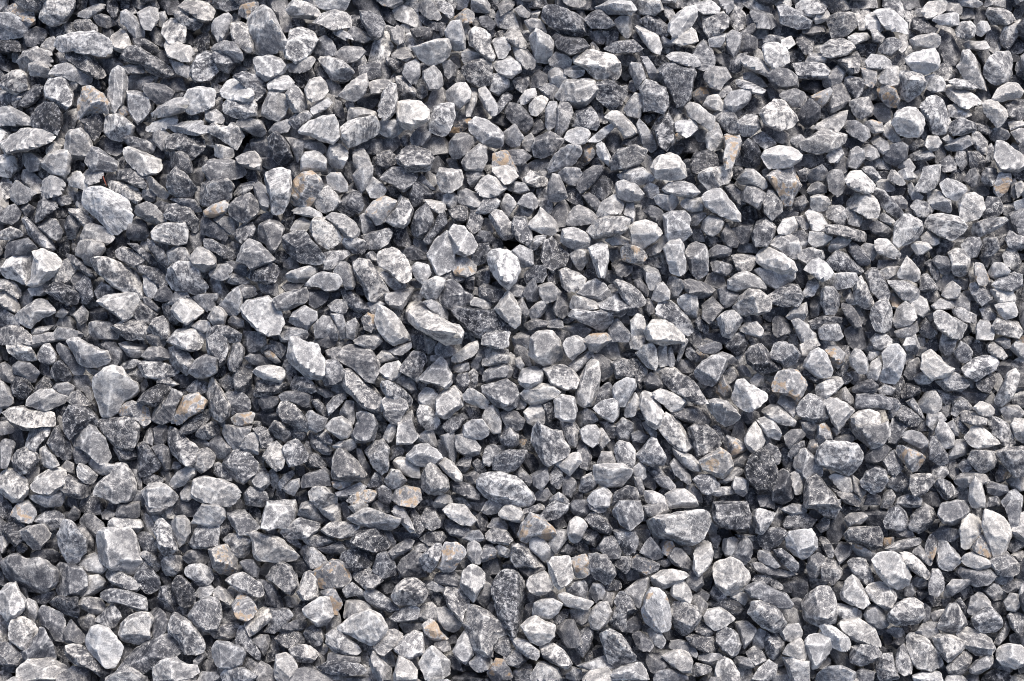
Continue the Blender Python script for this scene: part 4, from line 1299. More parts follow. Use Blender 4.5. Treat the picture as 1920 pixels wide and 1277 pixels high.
g5 rounded|3,6 8,-2 24,-2 26,8 24,15 17,20 10,16
m6|25,2 42,-2 45,5 40,9 33,10 28,7
p7* upright pale with tip|64,40 65,33 72,26 76,29 79,37 77,44 72,50 68,54 64,48
p7* big round buff-grey|78,44 81,40 90,39 99,42 105,50 106,55 102,63 96,67 88,67 81,60 78,52
g4|97,30 101,24 106,28 109,34 106,42 101,47 96,43 94,38
g6|86,34 87,27 94,25 99,29 96,34 93,39 88,38
g5|24,36 28,29 32,25 38,32 42,40 36,42 29,39
p6r|39,31 42,27 48,28 50,33 45,39 40,36
m4r* brown-crumbed dark|18,42 22,38 30,41 38,45 37,50 28,52 19,48
g4|45,40 50,33 55,34 62,42 63,48 57,49 50,45
d3|3,20 10,19 20,20 22,28 20,36 13,39 10,32
d3|3,43 9,40 17,40 18,46 13,52 7,48
p7* whitish spoon-like|33,54 40,50 48,49 57,51 61,53 54,58 46,62 40,64 34,60
p7|47,63 51,57 56,56 60,62 63,70 61,74 53,72 47,68
p6|13,65 20,59 28,54 31,57 30,64 26,73 24,78 18,72
p7r* mottled tan oval|25,80 28,68 32,63 39,64 45,69 46,78 47,88 46,93 39,97 33,92 27,87
d5* dark with pale rim|48,80 49,73 58,74 66,77 69,83 66,90 60,96 54,98 50,94 49,86
g5|59,74 64,68 69,70 74,75 72,82 69,85 66,78
p7|72,84 75,79 84,78 90,82 94,86 88,91 80,94 74,89
m5* wide grey ellipse|105,82 108,74 115,72 124,76 130,83 133,89 130,95 124,96 116,92 110,87
g4* long smoky wedge|102,63 108,59 115,59 124,64 133,67 138,74 136,78 128,78 118,73 108,70
d4|109,58 112,53 120,54 128,58 132,64 124,64 114,59
p7|90,70 96,66 103,66 106,70 101,76 95,72
d2|80,76 88,71 95,72 101,79 97,85 90,81
g5 flat|109,39 114,35 121,36 126,42 129,46 124,48 117,45
g4|108,45 113,44 122,47 132,49 140,52 132,55 121,54 112,50
d4|124,35 130,34 137,39 142,44 142,51 137,50 129,43
g4|149,47 151,40 157,37 162,40 160,50 155,55 150,53
p6|129,96 135,90 142,90 145,96 144,101 138,104 132,101
g6|109,98 113,94 118,96 119,103 115,108 109,106
m4|117,106 119,96 125,95 132,102 131,108 124,115 118,113
p7 tall|131,112 135,105 144,100 148,106 150,116 144,118 137,114
p7|131,115 138,115 145,118 150,118 150,132 137,132 134,124
p7* big white right-leaning|148,102 152,97 160,94 166,98 168,108 162,115 157,122 153,123 149,112
m5* dark streaked chunk|79,94 85,92 92,94 97,99 99,105 96,112 92,114 86,109 81,101
g5|94,88 99,85 106,89 111,94 107,102 102,107 98,98
d3|59,100 64,98 72,99 80,100 83,107 84,111 76,111 68,109 63,106
d4|65,93 70,88 76,92 78,97 73,100 67,97
p7|27,95 32,93 40,97 43,102 44,108 40,110 34,104
g4|18,97 24,95 30,100 34,106 30,111 24,109 20,103
g4|43,107 46,101 54,102 62,104 67,110 65,116 58,110 50,109
p7* white-tipped flat wedge|40,114 47,110 55,109 60,111 63,118 62,126 56,126 48,121
m5 big|-6,98 2,94 10,98 17,107 22,116 16,120 8,123 0,118
g4|28,118 32,111 38,110 45,119 46,123 40,127 32,125
g5|68,112 76,112 86,113 84,118 78,121 69,117
m6|80,128 82,118 87,114 93,117 98,126 98,133 82,133
g5|92,117 97,113 106,116 109,122 100,123
m5|102,111 109,107 115,110 118,117 110,121 106,115
m6|108,131 114,122 120,117 126,121 125,128 118,133
p6|3,126 12,121 24,118 30,123 31,132 4,133
g5|32,131 38,125 48,123 58,128 60,133 34,133
d4|60,127 66,119 78,122 76,126 66,129
d4|5,73 9,64 14,67 20,75 22,79 16,82 8,79
g3|8,92 14,88 22,82 25,92 18,96 10,95
g4|58,55 63,50 70,53 71,60 66,65 60,62
d4|76,68 80,61 88,68 88,71 82,73
g4|65,66 70,64 76,68 74,73 68,71
g4|76,24 80,19 84,26 82,34 78,32
d3|96,23 112,23 112,28 102,28
m5|36,43 46,41 50,45 42,47
p6|129,4 138,0 147,1 149,6 138,8
@1520,945
p8* large white-grey round|46,42 50,36 58,35 66,38 72,46 75,54 73,60 66,64 59,62 53,55 49,48
m6|63,35 67,33 74,36 82,43 88,50 91,55 85,56 77,51 70,45
p6|75,36 82,31 87,38 91,43 89,46 83,42
d5r* rust-flecked upright sliver|85,32 88,25 91,20 95,26 94,35 91,42 86,36
p6 tall tan-edged|94,40 96,28 100,27 107,34 112,42 108,48 102,51 96,46
p7|112,42 116,38 122,36 130,40 135,44 134,47 125,49 116,46
g4|109,50 112,46 124,49 133,49 138,54 132,60 123,61 114,56
p9* white knob-headed|111,18 114,11 120,7 127,10 129,16 126,24 121,30 119,35 113,32 112,25
m6r* rust-spotted octagonal|120,31 124,25 130,24 135,30 137,35 133,40 126,38 121,35
p8* tall white-faced slab|129,17 131,2 136,-2 144,2 148,12 150,24 146,34 141,42 136,38 133,28
m5* big grey dotted|134,42 141,37 147,36 153,42 157,48 156,54 148,55 140,52 136,47
g4|146,4 150,-2 157,-2 157,12 153,23 150,20 148,10
g4* smooth dark rounded cube|95,8 98,0 108,-3 117,-2 119,6 115,13 107,16 99,14
d4|74,15 77,7 84,0 91,4 93,10 88,17 81,21 75,18
m4|55,13 58,5 65,2 71,7 74,18 66,19 57,18
g4|89,22 94,18 103,16 110,18 112,24 105,28 96,27
d3* large blackish boxy|26,23 30,18 40,17 50,17 53,23 53,33 46,34 38,29 28,28
p6|25,11 30,7 40,5 42,10 37,15 29,17
p6r|32,34 33,28 38,30 45,35 50,38 46,42 38,41
m5|1,0 6,-3 22,-3 21,5 18,11 11,9 5,5
g4|18,36 22,29 27,27 31,33 29,38 22,44
m5|6,24 11,25 16,32 18,39 13,39 9,33
m4|8,49 11,41 17,41 23,48 22,55 15,61 9,57
m5|28,44 32,41 41,42 45,52 47,59 41,60 33,54
p7* smooth white pear-shaped|23,67 27,57 31,53 36,57 40,64 44,74 39,78 31,75 24,71
m6* frosted four-lobed|40,65 45,60 53,58 61,63 64,69 60,80 56,79 49,74 44,71
g5|40,83 43,77 50,74 54,79 59,89 58,93 50,92 42,88
d5* dark grey gem-like with pale edge|58,83 62,77 70,72 77,71 84,75 85,84 80,89 72,91 64,91 59,88
g4|84,74 90,78 89,86 84,89
m5|88,57 91,49 97,49 100,56 100,63 95,69 89,67
p7|95,70 101,63 106,57 118,57 119,60 112,65 103,70
p6|70,64 76,59 78,66 76,70 71,69
g4|76,57 79,54 86,56 88,61 82,63 77,61
g3|78,65 87,62 88,68 82,72
m5* grey-white hooked|95,90 101,80 104,75 109,75 113,81 117,90 111,95 104,98 97,96
g5|79,96 86,89 94,88 95,94 97,98 91,104 84,99
g6|118,80 120,70 126,66 133,70 134,76 126,79 121,84
d5* blue-black patched|120,86 124,80 132,76 137,79 142,86 143,92 138,99 130,97 123,91
d4|139,100 143,94 146,85 149,93 147,98 141,105 137,104
m5* big mottled dark|109,96 118,93 126,96 134,101 137,108 133,114 126,115 118,109 112,102
m5* dark triangular with white edge|72,101 75,97 81,98 89,104 96,112 101,119 99,124 90,124 80,122 76,116 73,107
m6* light wedge-shaped overlapping|91,100 96,98 106,99 116,103 114,108 108,115 103,119 98,112 93,105
m5|63,118 65,110 70,105 73,110 77,118 76,126 70,128 65,124
m5|102,122 108,115 116,110 120,115 118,123 112,127 104,126
g6|119,122 124,117 131,114 138,110 138,116 133,123 126,127 120,126
p7* pale corrugated oval|139,114 141,107 148,105 157,106 163,111 162,119 153,123 144,120
p6* long pale boat-shaped|21,91 25,86 36,86 46,92 54,99 56,104 53,108 44,105 34,103 25,98
p8 white|7,92 12,89 19,93 27,99 33,105 30,110 22,110 15,106 11,100
p7|18,82 21,75 30,77 38,80 38,85 30,88 22,88
m5* huge granular dark|0,66 8,62 14,63 17,70 19,78 18,87 12,90 4,90 -5,86 -8,74
d4|30,118 31,107 38,104 48,106 53,113 46,118 38,121
d4|47,120 54,113 61,112 63,121 66,130 52,133
g5|57,95 62,92 68,93 72,98 66,101
p6|2,130 12,122 22,121 32,126 32,133 4,133
g4|33,127 38,123 48,126 46,133 33,133
p6|3,123 9,116 15,115 14,120 8,125
m5|130,65 134,60 140,60 146,68 144,72 138,72
p6|145,73 149,67 155,68 158,75 153,80 147,79
p6|155,70 159,52 164,52 164,76
m5|137,55 142,52 150,52 151,57 147,61 139,59
l4|143,63 151,57 158,56 160,62 150,67
d4|148,84 152,80 160,83 163,97 156,98 150,92
m4|147,33 152,26 160,26 162,31 152,36
g5|150,38 156,36 162,35 163,42 156,44
g6|89,82 94,80 100,79 99,86 92,88
d3|107,76 112,71 118,80 118,88 114,84
g3|60,105 67,100 72,101 68,107 62,111
l5|57,33 63,29 74,26 83,25 81,30 72,33 62,37
g5|62,22 67,19 75,20 80,24 72,25 66,25
g5r|54,32 55,26 62,25 62,30 57,34
d4|4,16 10,10 14,12 13,18 8,21
p7|77,128 84,125 97,125 98,133 78,133
@1520,0
m5|120,97 127,100 132,106 131,115 126,113 120,106
g5|133,100 140,95 147,98 150,106 143,105 136,106
d3|123,92 130,93 137,97 133,101 126,98
m5|131,112 135,108 138,112 136,120 131,121
d4|118,114 126,114 131,121 128,128 120,127
d4|97,121 104,116 108,121 109,128 99,128
g6|98,104 103,101 107,105 103,108
d3|72,110 80,104 85,105 84,110 76,113
g6|65,126 68,121 74,119 78,125 76,129
@760,0
d3|4,22 12,20 20,22 18,28 8,30
d2|13,18 22,16 30,18 29,24 22,23
g3|25,21 30,19 31,25 27,28
"""

rng = np.random.default_rng(11)

# ------------------------------------------------------------------ helpers
def vnoise(P, seed):
    """smooth lattice noise, -1..1"""
    I = np.floor(P).astype(np.int64)
    F = P - I
    F = F * F * (3 - 2 * F)
    out = 0
    for c in range(8):
        o = np.array([c & 1, c >> 1 & 1, c >> 2 & 1])
        J = I + o
        h = (J[:, 0] * 374761393 + J[:, 1] * 668265263 + J[:, 2] * 2147483647 + int(seed) * 1274126177) & 0xFFFFFFFF
        h = ((h ^ (h >> 13)) * 1274126177) & 0xFFFFFFFF
        h = ((h ^ (h >> 16)) & 0xFFFF) / 32767.5 - 1
        w = np.prod(np.where(o == 1, F, 1 - F), axis=1)
        out = out + h * w
    return out

def cube_sphere(n):
    idx, V, Fc = {}, [], []
    def vid(p):
        k = tuple(p)
        if k not in idx:
            idx[k] = len(V)
            q = np.tan(np.array(p) / n * math.pi / 4 * 0.98)
            V.append(q / np.linalg.norm(q))
        return idx[k]
    for ax in range(3):
        for s in (-n, n):
            for i in range(-n, n, 2):
                for j in range(-n, n, 2):
                    q = []
                    for a, b in ((i, j), (i + 2, j), (i + 2, j + 2), (i, j + 2)):
                        p = [0, 0, 0]
                        p[ax], p[(ax + 1) % 3], p[(ax + 2) % 3] = s, a, b
                        q.append(vid(p))
                    Fc.append(q if s > 0 else q[::-1])
    return np.array(V), np.array(Fc)
SPH = {n: cube_sphere(n) for n in (3, 4, 6, 8, 14)}

def hull2(P):
    P = sorted(map(tuple, P))
    def half(Q):
        h = []
        for p in Q:
            while len(h) > 1 and (h[-1][0]-h[-2][0])*(p[1]-h[-2][1]) - (h[-1][1]-h[-2][1])*(p[0]-h[-2][0]) <= 1e-12:
                h.pop()
            h.append(p)
        return h
    a, b = half(P), half(P[::-1])
    return np.array(a[:-1] + b[:-1])          # counter-clockwise

def radial(P, th):
    """distance from the origin to a closed outline in direction th"""
    d = np.stack([np.cos(th), np.sin(th)], 1)
    r = np.full(len(th), 0.0)
    for i in range(len(P)):
        a, b = P[i - 1], P[i]
        e = b - a
        den = d[:, 0] * e[1] - d[:, 1] * e[0]
        den = np.where(np.abs(den) < 1e-12, 1e-12, den)
        t = (a[0] * e[1] - a[1] * e[0]) / den
        s = (a[0] * d[:, 1] - a[1] * d[:, 0]) / den
        ok = (t > 0) & (s >= -1e-6) & (s <= 1 + 1e-6)
        r = np.where(ok & (t > r), t, r)
    return r

def poly_area(P):
    return 0.5 * abs(np.sum(P[:, 0] * np.roll(P[:, 1], 1) - np.roll(P[:, 0], 1) * P[:, 1]))

def stone_shape(n, P, tilt, frame, kind, rg, sharp=None):
    """a rock whose outline, seen along -frame[2], is P; cut by facet planes, worn edges, rough skin"""
    D0, faces = SPH[n]
    H = hull2(P)
    size = math.sqrt(poly_area(H))
    tf, tb = size * rg.uniform(.24, .42), size * rg.uniform(.32, .46)
    N, h = [], []
    f = np.array([0, 0, 1.0])
    for i in range(len(H)):
        a, b = H[i - 1], H[i]
        e = b - a
        L = np.linalg.norm(e)
        if L < size * .04:
            continue
        m = (a + b) / 2
        ne = np.array([e[1], -e[0], 0]) / L
        if ne[:2] @ m < 0:
            ne = -ne
        e3 = np.array([e[0], e[1], tilt @ e])
        e3 /= np.linalg.norm(e3)
        m3 = np.array([m[0], m[1], tilt @ m])
        for s, lo, hi in ((1, 2, 32), (-1, 8, 40)):
            al = R(rg.uniform(lo, hi))
            v = ne * math.cos(al) + s * f * math.sin(al)
            v = v - e3 * (v @ e3)
            v /= np.linalg.norm(v)
            hh = v @ m3
            N.append(v); h.append(max(hh, size * .12))
    nt = np.array([-tilt[0], -tilt[1], 1.0])
    for k in range(rg.integers(2, 5)):
        v = nt + np.array([rg.normal(0, .52), rg.normal(0, .52), 0])
        N.append(v / np.linalg.norm(v)); h.append(tf * rg.uniform(.82, 1.25))
    for k in range(3):
        v = -nt + np.array([rg.normal(0, .45), rg.normal(0, .45), 0])
        N.append(v / np.linalg.norm(v)); h.append(tb * rg.uniform(.85, 1.2))
    N, h = np.array(N), np.array(h)
    ext = np.abs(H).max(0)
    D = D0 * np.array([ext[0], ext[1], (tf + tb) / 2 * 1.15])
    D /= np.linalg.norm(D, axis=1)[:, None]
    for c in np.c_[H, H @ tilt]:                                  # let a vertex fall on every corner of the outline
        c = c / np.linalg.norm(c)
        D[np.argmax(D @ c)] = c
    Nh = N / h[:, None]                                           # slide vertices onto the ridges between facets
    X = D @ Nh.T
    o2 = np.argsort(-X, axis=1)[:, :2]
    ar = np.arange(len(D))
    gd = Nh[o2[:, 0]] - Nh[o2[:, 1]]
    sh = -((X[ar, o2[:, 0]] - X[ar, o2[:, 1]]) / np.maximum((gd ** 2).sum(1), 1e-9))[:, None] * gd
    D = D + np.where(np.linalg.norm(sh, axis=1) < .72 / n, 1.0, 0.0)[:, None] * sh
    D /= np.linalg.norm(D, axis=1)[:, None]
    p = sharp or rg.uniform(26, 75)
    X = np.maximum(D @ N.T / h, 1e-9)
    big = X.max(1)
    rr = big * ((X / big[:, None]) ** p).sum(1) ** (1 / p)
    edge = np.clip((rr / big - 1) * p / .69, 0, 1.2) * min(1, (n / 13) ** 1.3)          # 1 on a ridge between two facets
    r = 1 / rr
    # notches of the traced outline
    th = np.arctan2(D[:, 1], D[:, 0])
    k = np.clip(radial(P, th) / np.maximum(radial(H, th), 1e-9), .72, 1)
    w = np.clip(np.hypot(D[:, 0], D[:, 1]), 0, 1) ** 2
    r = r * (1 - w * (1 - k))
    V = D * r[:, None]
    sd = int(rg.integers(1 << 20))
    q = V / size
    if kind == 'l':                                            # thin beds: stretch the relief across one axis
        q = q * np.array([.6, .6, 2.6])
    a1, a2 = (.022, .010) if kind in 'pg' else (.024, .014)
    dsp = a1 * vnoise(q * 2.3 + 7, sd) + a2 * (1 - 2.2 * np.abs(vnoise(q * 4.5 + 3, sd + 1)))
    dsp += .011 * np.tanh(9 * vnoise(q * 2.9 + 21, sd + 4))          # broken ledges
    if n > 8:
        dsp += .012 * vnoise(q * 12 + 1, sd + 3) + .009 * np.tanh(9 * vnoise(q * 6.3 + 2, sd + 5))
    V = V * (1 + dsp / np.maximum(np.linalg.norm(V, axis=1) / size, .28))[:, None]
    M = np.array(frame)
    return V @ M, faces, edge, V

def make_attrs(V, edge, tone, kind, rust, rg):
    """per-vertex rock description read by the one rock material"""
    n = len(V)
    con = {'p': .30, 'g': .26, 'd': .40, 'm': .50, 'l': .40}[kind]
    vein = {'p': .35, 'g': .40, 'd': 1.25, 'm': 1.0, 'l': .6}[kind] * rg.uniform(.6, 1.2)
    lay = {'p': .24, 'g': .24, 'd': .55, 'm': .55, 'l': 1.0}[kind] * rg.uniform(.6, 1.1)
    if kind != 'l' and rg.uniform() < .3: lay = min(.9, lay * 2.6)
    A = np.empty((n, 4), np.float32); B = np.empty((n, 4), np.float32)
    A[:] = (tone, con * rg.uniform(.55, 1.3), vein, lay)
    B[:, 0] = rust; B[:, 1] = edge; B[:, 2] = rg.uniform(); B[:, 3] = 1
    # texture space: the stone's own axes, turned at random so that beds and veins differ
    q = rg.normal(size=(3, 3)); q, _ = np.linalg.qr(q)
    if kind == 'l':
        q = np.eye(3)[[0, 2, 1]] if rg.uniform() < .5 else np.eye(3)
        a = rg.normal(0, .35, 3)
        q = q @ np.array([[1, a[0], a[1]], [-a[0], 1, a[2]], [-a[1], -a[2], 1]])
    C = (V @ q * rg.uniform(.75, 1.5) + rg.uniform(-40, 40, 3)).astype(np.float32)
    return A, B, C

def build_mesh(name, V, F, A, B, C, mat):
    me = bpy.data.meshes.new(name)
    me.vertices.add(len(V)); me.loops.add(F.size); me.polygons.add(len(F))
    me.vertices.foreach_set("co", np.ascontiguousarray(V, np.float32).ravel())
    me.loops.foreach_set("vertex_index", np.ascontiguousarray(F, np.int32).ravel())
    me.polygons.foreach_set("loop_start", np.arange(0, F.size, F.shape[1], dtype=np.int32))
    me.polygons.foreach_set("use_smooth", np.ones(len(F), bool))
    me.update(calc_edges=True)
    me.set_sharp_from_angle(angle=R(33))
    for nm, dat in (("rock_a", A), ("rock_b", B)):
        at = me.attributes.new(nm, 'FLOAT_COLOR', 'POINT')
        at.data.foreach_set("color", np.ascontiguousarray(dat, np.float32).ravel())
    at = me.attributes.new("rock_co", 'FLOAT_VECTOR', 'POINT')
    at.data.foreach_set("vector", np.ascontiguousarray(C, np.float32).ravel())
    me.materials.append(mat)
    return me

# ------------------------------------------------------------------ materials
class G:
    """small node-graph writer"""
    def __init__(s, name):
        s.m = bpy.data.materials.new(name); s.m.use_nodes = True
        s.t = s.m.node_tree; s.t.nodes.clear()
    def n(s, typ, ins=None, **kw):
        nd = s.t.nodes.new("ShaderNode" + typ)
        for k, v in kw.items(): setattr(nd, k, v)
        for k, v in (ins or {}).items():
            if hasattr(v, "is_linked") or isinstance(v, bpy.types.NodeSocket): s.t.links.new(v, nd.inputs[k])
            else: nd.inputs[k].default_value = v
        return nd
    def math(s, op, a, b=0.0, c=0.0, clamp=False):
        return s.n("Math", {0: a, 1: b, 2: c}, operation=op, use_clamp=clamp).outputs[0]
    def mul(s, a, b): return s.math('MULTIPLY', a, b)
    def add(s, a, b): return s.math('ADD', a, b)
    def sub(s, a, b): return s.math('SUBTRACT', a, b)
    def rng(s, v, a, b, c=0.0, d=1.0):
        return s.n("MapRange", {0: v, 1: a, 2: b, 3: c, 4: d}, clamp=True, interpolation_type='SMOOTHSTEP').outputs[0]
    def mix(s, f, a, b):
        nd = s.n("Mix", data_type='RGBA'); 
        for sock, v in ((nd.inputs[0], f), (nd.inputs[6], a), (nd.inputs[7], b)):
            if isinstance(v, bpy.types.NodeSocket): s.t.links.new(v, sock)
            else: sock.default_value = v
        return nd.outputs[2]

def noise(g, vec, scale, detail=3.0, rough=.55, dist=0.0):
    return g.n("TexNoise", {"Vector": vec, "Scale": scale, "Detail": detail, "Roughness": rough, "Distortion": dist}).outputs[0]

def rock_material():
    g = G("rock")
    a = g.n("Attribute", attribute_name="rock_a"); b = g.n("Attribute", attribute_name="rock_b")
    co = g.n("Attribute", attribute_name="rock_co").outputs["Vector"]
    sa = g.n("SeparateColor", {0: a.outputs["Color"]}); sb = g.n("SeparateColor", {0: b.outputs["Color"]})
    tone, con, vein, lay = sa.outputs[0], sa.outputs[1], sa.outputs[2], a.outputs["Alpha"]
    rust, edge, rnd = sb.outputs[0], sb.outputs[1], sb.outputs[2]
    big = noise(g, co, 58, 2, .6, .5)                 # patches of dust and bare rock
    mid = noise(g, co, 210, 4, .68, .3)                # mottling
    fine = noise(g, co, 1050, 1, .7)                   # grain
    # thin pale cracks: a noise field crossing its middle values
    w1 = noise(g, co, 92, 3, .62, 1.6)
    c1 = g.rng(g.math('ABSOLUTE', g.sub(w1, .47)), 0.0, .016, 1.0, 0.0)
    c2 = g.rng(g.math('ABSOLUTE', g.sub(w1, .54)), 0.0, .009, 1.0, 0.0)
    cr = g.mul(g.add(c1, c2), g.rng(mid, .34, .58, .15, 1.0))
    # beds and scratches, drawn out along two axes
    sx = g.n("SeparateXYZ", {0: co})
    st = g.n("CombineXYZ", {0: g.mul(sx.outputs[0], .13), 1: g.mul(sx.outputs[1], .20), 2: sx.outputs[2]}).outputs[0]
    bed = noise(g, st, 420, 3, .66, .4)
    v = g.add(tone, g.mul(con, g.mul(g.sub(big, .5), 1.1)))
    v = g.add(v, g.mul(con, g.mul(g.sub(mid, .5), .9)))
    smear = g.rng(g.add(mid, g.mul(g.sub(big, .5), 1.1)), .47, .57)      # dust film with a torn edge
    v = g.add(v, g.mul(con, g.mul(g.sub(smear, .5), .34)))
    v = g.add(v, g.mul(g.sub(fine, .5), .22))
    v = g.sub(v, g.mul(g.rng(fine, .27, .38, 1.0, 0.0), .10))             # pits
    v = g.add(v, g.mul(g.rng(fine, .63, .72), .14))                       # crystal flecks
    v = g.add(v, g.mul(g.mul(lay, g.sub(bed, .5)), 1.25))
    v = g.add(v, g.mul(g.mul(vein, cr), .75))
    # chipped and rubbed ridges show paler, broken up by the mottling
    v = g.add(v, g.mul(g.mul(edge, g.rng(mid, .34, .58, .25, 1.0)), .33))
    ramp = g.n("ValToRGB", {0: v})
    el = ramp.color_ramp.elements
    cols = [(0.00, (.015, .017, .023)), (.16, (.036, .039, .050)), (.34, (.095, .099, .115)), (.52, (.212, .214, .227)),
            (.70, (.385, .385, .393)), (.86, (.59, .588, .588)), (1.0, (.74, .735, .725))]
    while len(el) < len(cols): el.new(.5)
    for e, (p, c) in zip(el, cols):
        e.position = p; e.color = c + (1,)
    col = ramp.outputs[0]
    # slight warm or cool cast of the single stone
    tint = g.mix(rnd, (.972, .982, 1.012, 1), (1.015, .992, .968, 1))
    cm = g.n("Mix", data_type='RGBA', blend_type='MULTIPLY'); cm.inputs[0].default_value = 1
    g.t.links.new(col, cm.inputs[6]); g.t.links.new(tint, cm.inputs[7]); col = cm.outputs[2]
    # iron stain
    rm = g.mul(g.rng(g.add(big, g.mul(g.sub(mid, .5), .7)), .53, .63), rust)
    rc = g.mix(mid, (.17, .095, .045, 1), (.54, .38, .22, 1))
    col = g.mix(g.mul(rm, .7), col, rc)
    hgt = g.add(g.mul(mid, .6), g.add(g.mul(fine, .3), g.mul(g.mul(bed, lay), .9)))
    chip = g.n("TexVoronoi", {"Vector": co, "Scale": 120.0}).outputs["Distance"]
    hgt = g.add(hgt, g.mul(chip, 1.6))
    bump = g.n("Bump", {"Height": hgt, "Strength": .65, "Distance": .0016})
    rough = g.rng(v, .05, .5, .62, .9)
    bs = g.n("BsdfPrincipled", {"Base Color": col, "Roughness": rough, "Normal": bump.outputs[0], "Specular IOR Level": .35})
    g.t.links.new(bs.outputs[0], g.n("OutputMaterial").inputs[0])
    return g.m
ROCK = rock_material()

def ground_material():
    g = G("grit")
    co = g.n("TexCoord").outputs["Object"]
    vor = g.n("TexVoronoi", {"Vector": co, "Scale": 38.0})
    f = g.n("SeparateColor", {0: vor.outputs["Color"]}).outputs[0]
    v = g.add(g.mul(f, .7), g.mul(noise(g, co, 240, 4, .65), .4))
    col = g.mix(v, (.03, .032, .038, 1), (.34, .34, .35, 1))
    h = g.math('POWER', vor.outputs["Distance"], 1.5)
    bump = g.n("Bump", {"Height": h, "Strength": 1.0, "Distance": -.5})
    bs = g.n("BsdfPrincipled", {"Base Color": col, "Roughness": .9, "Normal": bump.outputs[0]})
    g.t.links.new(bs.outputs[0], g.n("OutputMaterial").inputs[0])
    return g.m

def plain_material(name, rgb, rough):
    g = G(name)
    co = g.n("TexCoord").outputs["Object"]
    n1 = noise(g, co, 900, 3)
    col = g.mix(n1, tuple(c * .6 for c in rgb) + (1,), tuple(min(1, c * 1.3) for c in rgb) + (1,))
    bs = g.n("BsdfPrincipled", {"Base Color": col, "Roughness": rough})
    g.t.links.new(bs.outputs[0], g.n("OutputMaterial").inputs[0])
    return g.m

# ------------------------------------------------------------------ the heap's face
TS = math.tan(SLOPE)
NRM = np.array([0, -math.sin(SLOPE), math.cos(SLOPE)])
ALONG = np.array([0, math.cos(SLOPE), math.sin(SLOPE)])
def relief(x, y):
    P = np.stack([np.atleast_1d(x) * 4.2 + 11, np.atleast_1d(y) * 4.2 + 5, np.zeros_like(np.atleast_1d(x))], 1)
    x, y = np.atleast_1d(x), np.atleast_1d(y)
    def lump(cx, cy, r): return np.exp(-((x - cx) ** 2 + (y - cy) ** 2) / (r * r))
    return .012 * vnoise(P, 5) + .008 * vnoise(P * 2.3, 8) + .030 * lump(.20, .06, .26) + .018 * lump(-.22, .20, .13) \
        - .026 * lump(-.37, -.03, .12) - .030 * lump(-.20, -.19, .13) - .016 * lump(.02, .27, .09) - .022 * lump(-.40, -.20, .12) \
        - .40 * np.clip(-.05 - np.maximum(x, -.75), 0, None) ** 2
def surf(x, y):
    return TS * np.atleast_1d(y) + relief(x, y)

def ray(px, py):
    k = 36.0 / FOCAL / WPX
    d = VIEW + RIGHT * ((px - WPX / 2) * k) + UP * ((HPX / 2 - py) * k)
    return d / np.linalg.norm(d)
def hit(px, py, lift=0.0):
    """where the sight line meets the heap's face (raised by lift along its normal)"""
    d = ray(px, py)
    off = lift / math.cos(SLOPE)
    for _ in range(6):
        t = (TS * CAM[1] + off - CAM[2]) / (d[2] - TS * d[1])
        p = CAM + d * t
        off = lift / math.cos(SLOPE) + float(relief(p[0], p[1])[0])
    return CAM + d * t, t

def in_frame(x, y, z, pad=0.0):
    """is a point of the heap's face within the traced area"""
    d = np.array([x, y, z]) - CAM
    k = FOCAL / 36.0 * WPX / (d @ VIEW)
    px, py = WPX / 2 + (d @ RIGHT) * k, HPX / 2 - (d @ UP) * k
    return -pad < px < WPX + pad and -pad < py < HPX + pad

# ground under and around the heap: slope near the stones, level far away
def ground_sheet():
    xs = np.concatenate([[-60, -20, -6, -3], np.linspace(-1.8, 1.8, 61), [3, 6, 20, 60]])
    ys = np.concatenate([[-60, -20, -6, -3], np.linspace(-1.6, 2.0, 61), [3, 6, 20, 60]])
    X, Y = np.meshgrid(xs, ys)
    Z = TS * np.clip(Y, -1.6, 2.0) + relief(X.ravel(), Y.ravel()).reshape(X.shape) - np.array([.062 if in_frame(a, b, float(surf(a, b)[0]), -60) else .026 for a, b in zip(X.ravel(), Y.ravel())]).reshape(X.shape)
    V = np.stack([X.ravel(), Y.ravel(), Z.ravel()], 1)
    w = len(xs)
    F = [[j * w + i, j * w + i + 1, (j + 1) * w + i + 1, (j + 1) * w + i] for j in range(len(ys) - 1) for i in range(w - 1)]
    me = bpy.data.meshes.new("ground"); me.from_pydata(V.tolist(), [], F)
    me.polygons.foreach_set("use_smooth", np.ones(len(F), bool))
    me.materials.append(ground_material())
    o = bpy.data.objects.new("ground", me); scene.collection.objects.link(o)
    o["kind"] = "structure"
ground_sheet()

# ------------------------------------------------------------------ read the tracing
S = []
ox = oy = 0.0
for line in TRACE.strip().splitlines():
    if line[0] == '@':
        ox, oy = map(float, line[1:].split(',')); continue
    head, pts = line.split('|')
    code, _, words = head.partition(' ')
    P = np.array([[float(v) for v in q.split(',')] for q in pts.split()]) * (10 / 3.99) + (ox, oy)
    S.append(dict(kind=code[0], tone=int(code[1]), rust='r' in code[2:], mark='*' in code, words=words.strip(), P=P, area=poly_area(P)))

# inside the frame only counts for ranking
def clipped(P):
    return max(0.0, min(P[:, 0].max(), WPX) - max(P[:, 0].min(), 0)) * max(0.0, min(P[:, 1].max(), HPX) - max(P[:, 1].min(), 0)) / \
        max(1.0, np.ptp(P[:, 0]) * np.ptp(P[:, 1]))
for s in S: s['vis'] = s['area'] * clipped(s['P'])
S.sort(key=lambda s: -s['vis'])

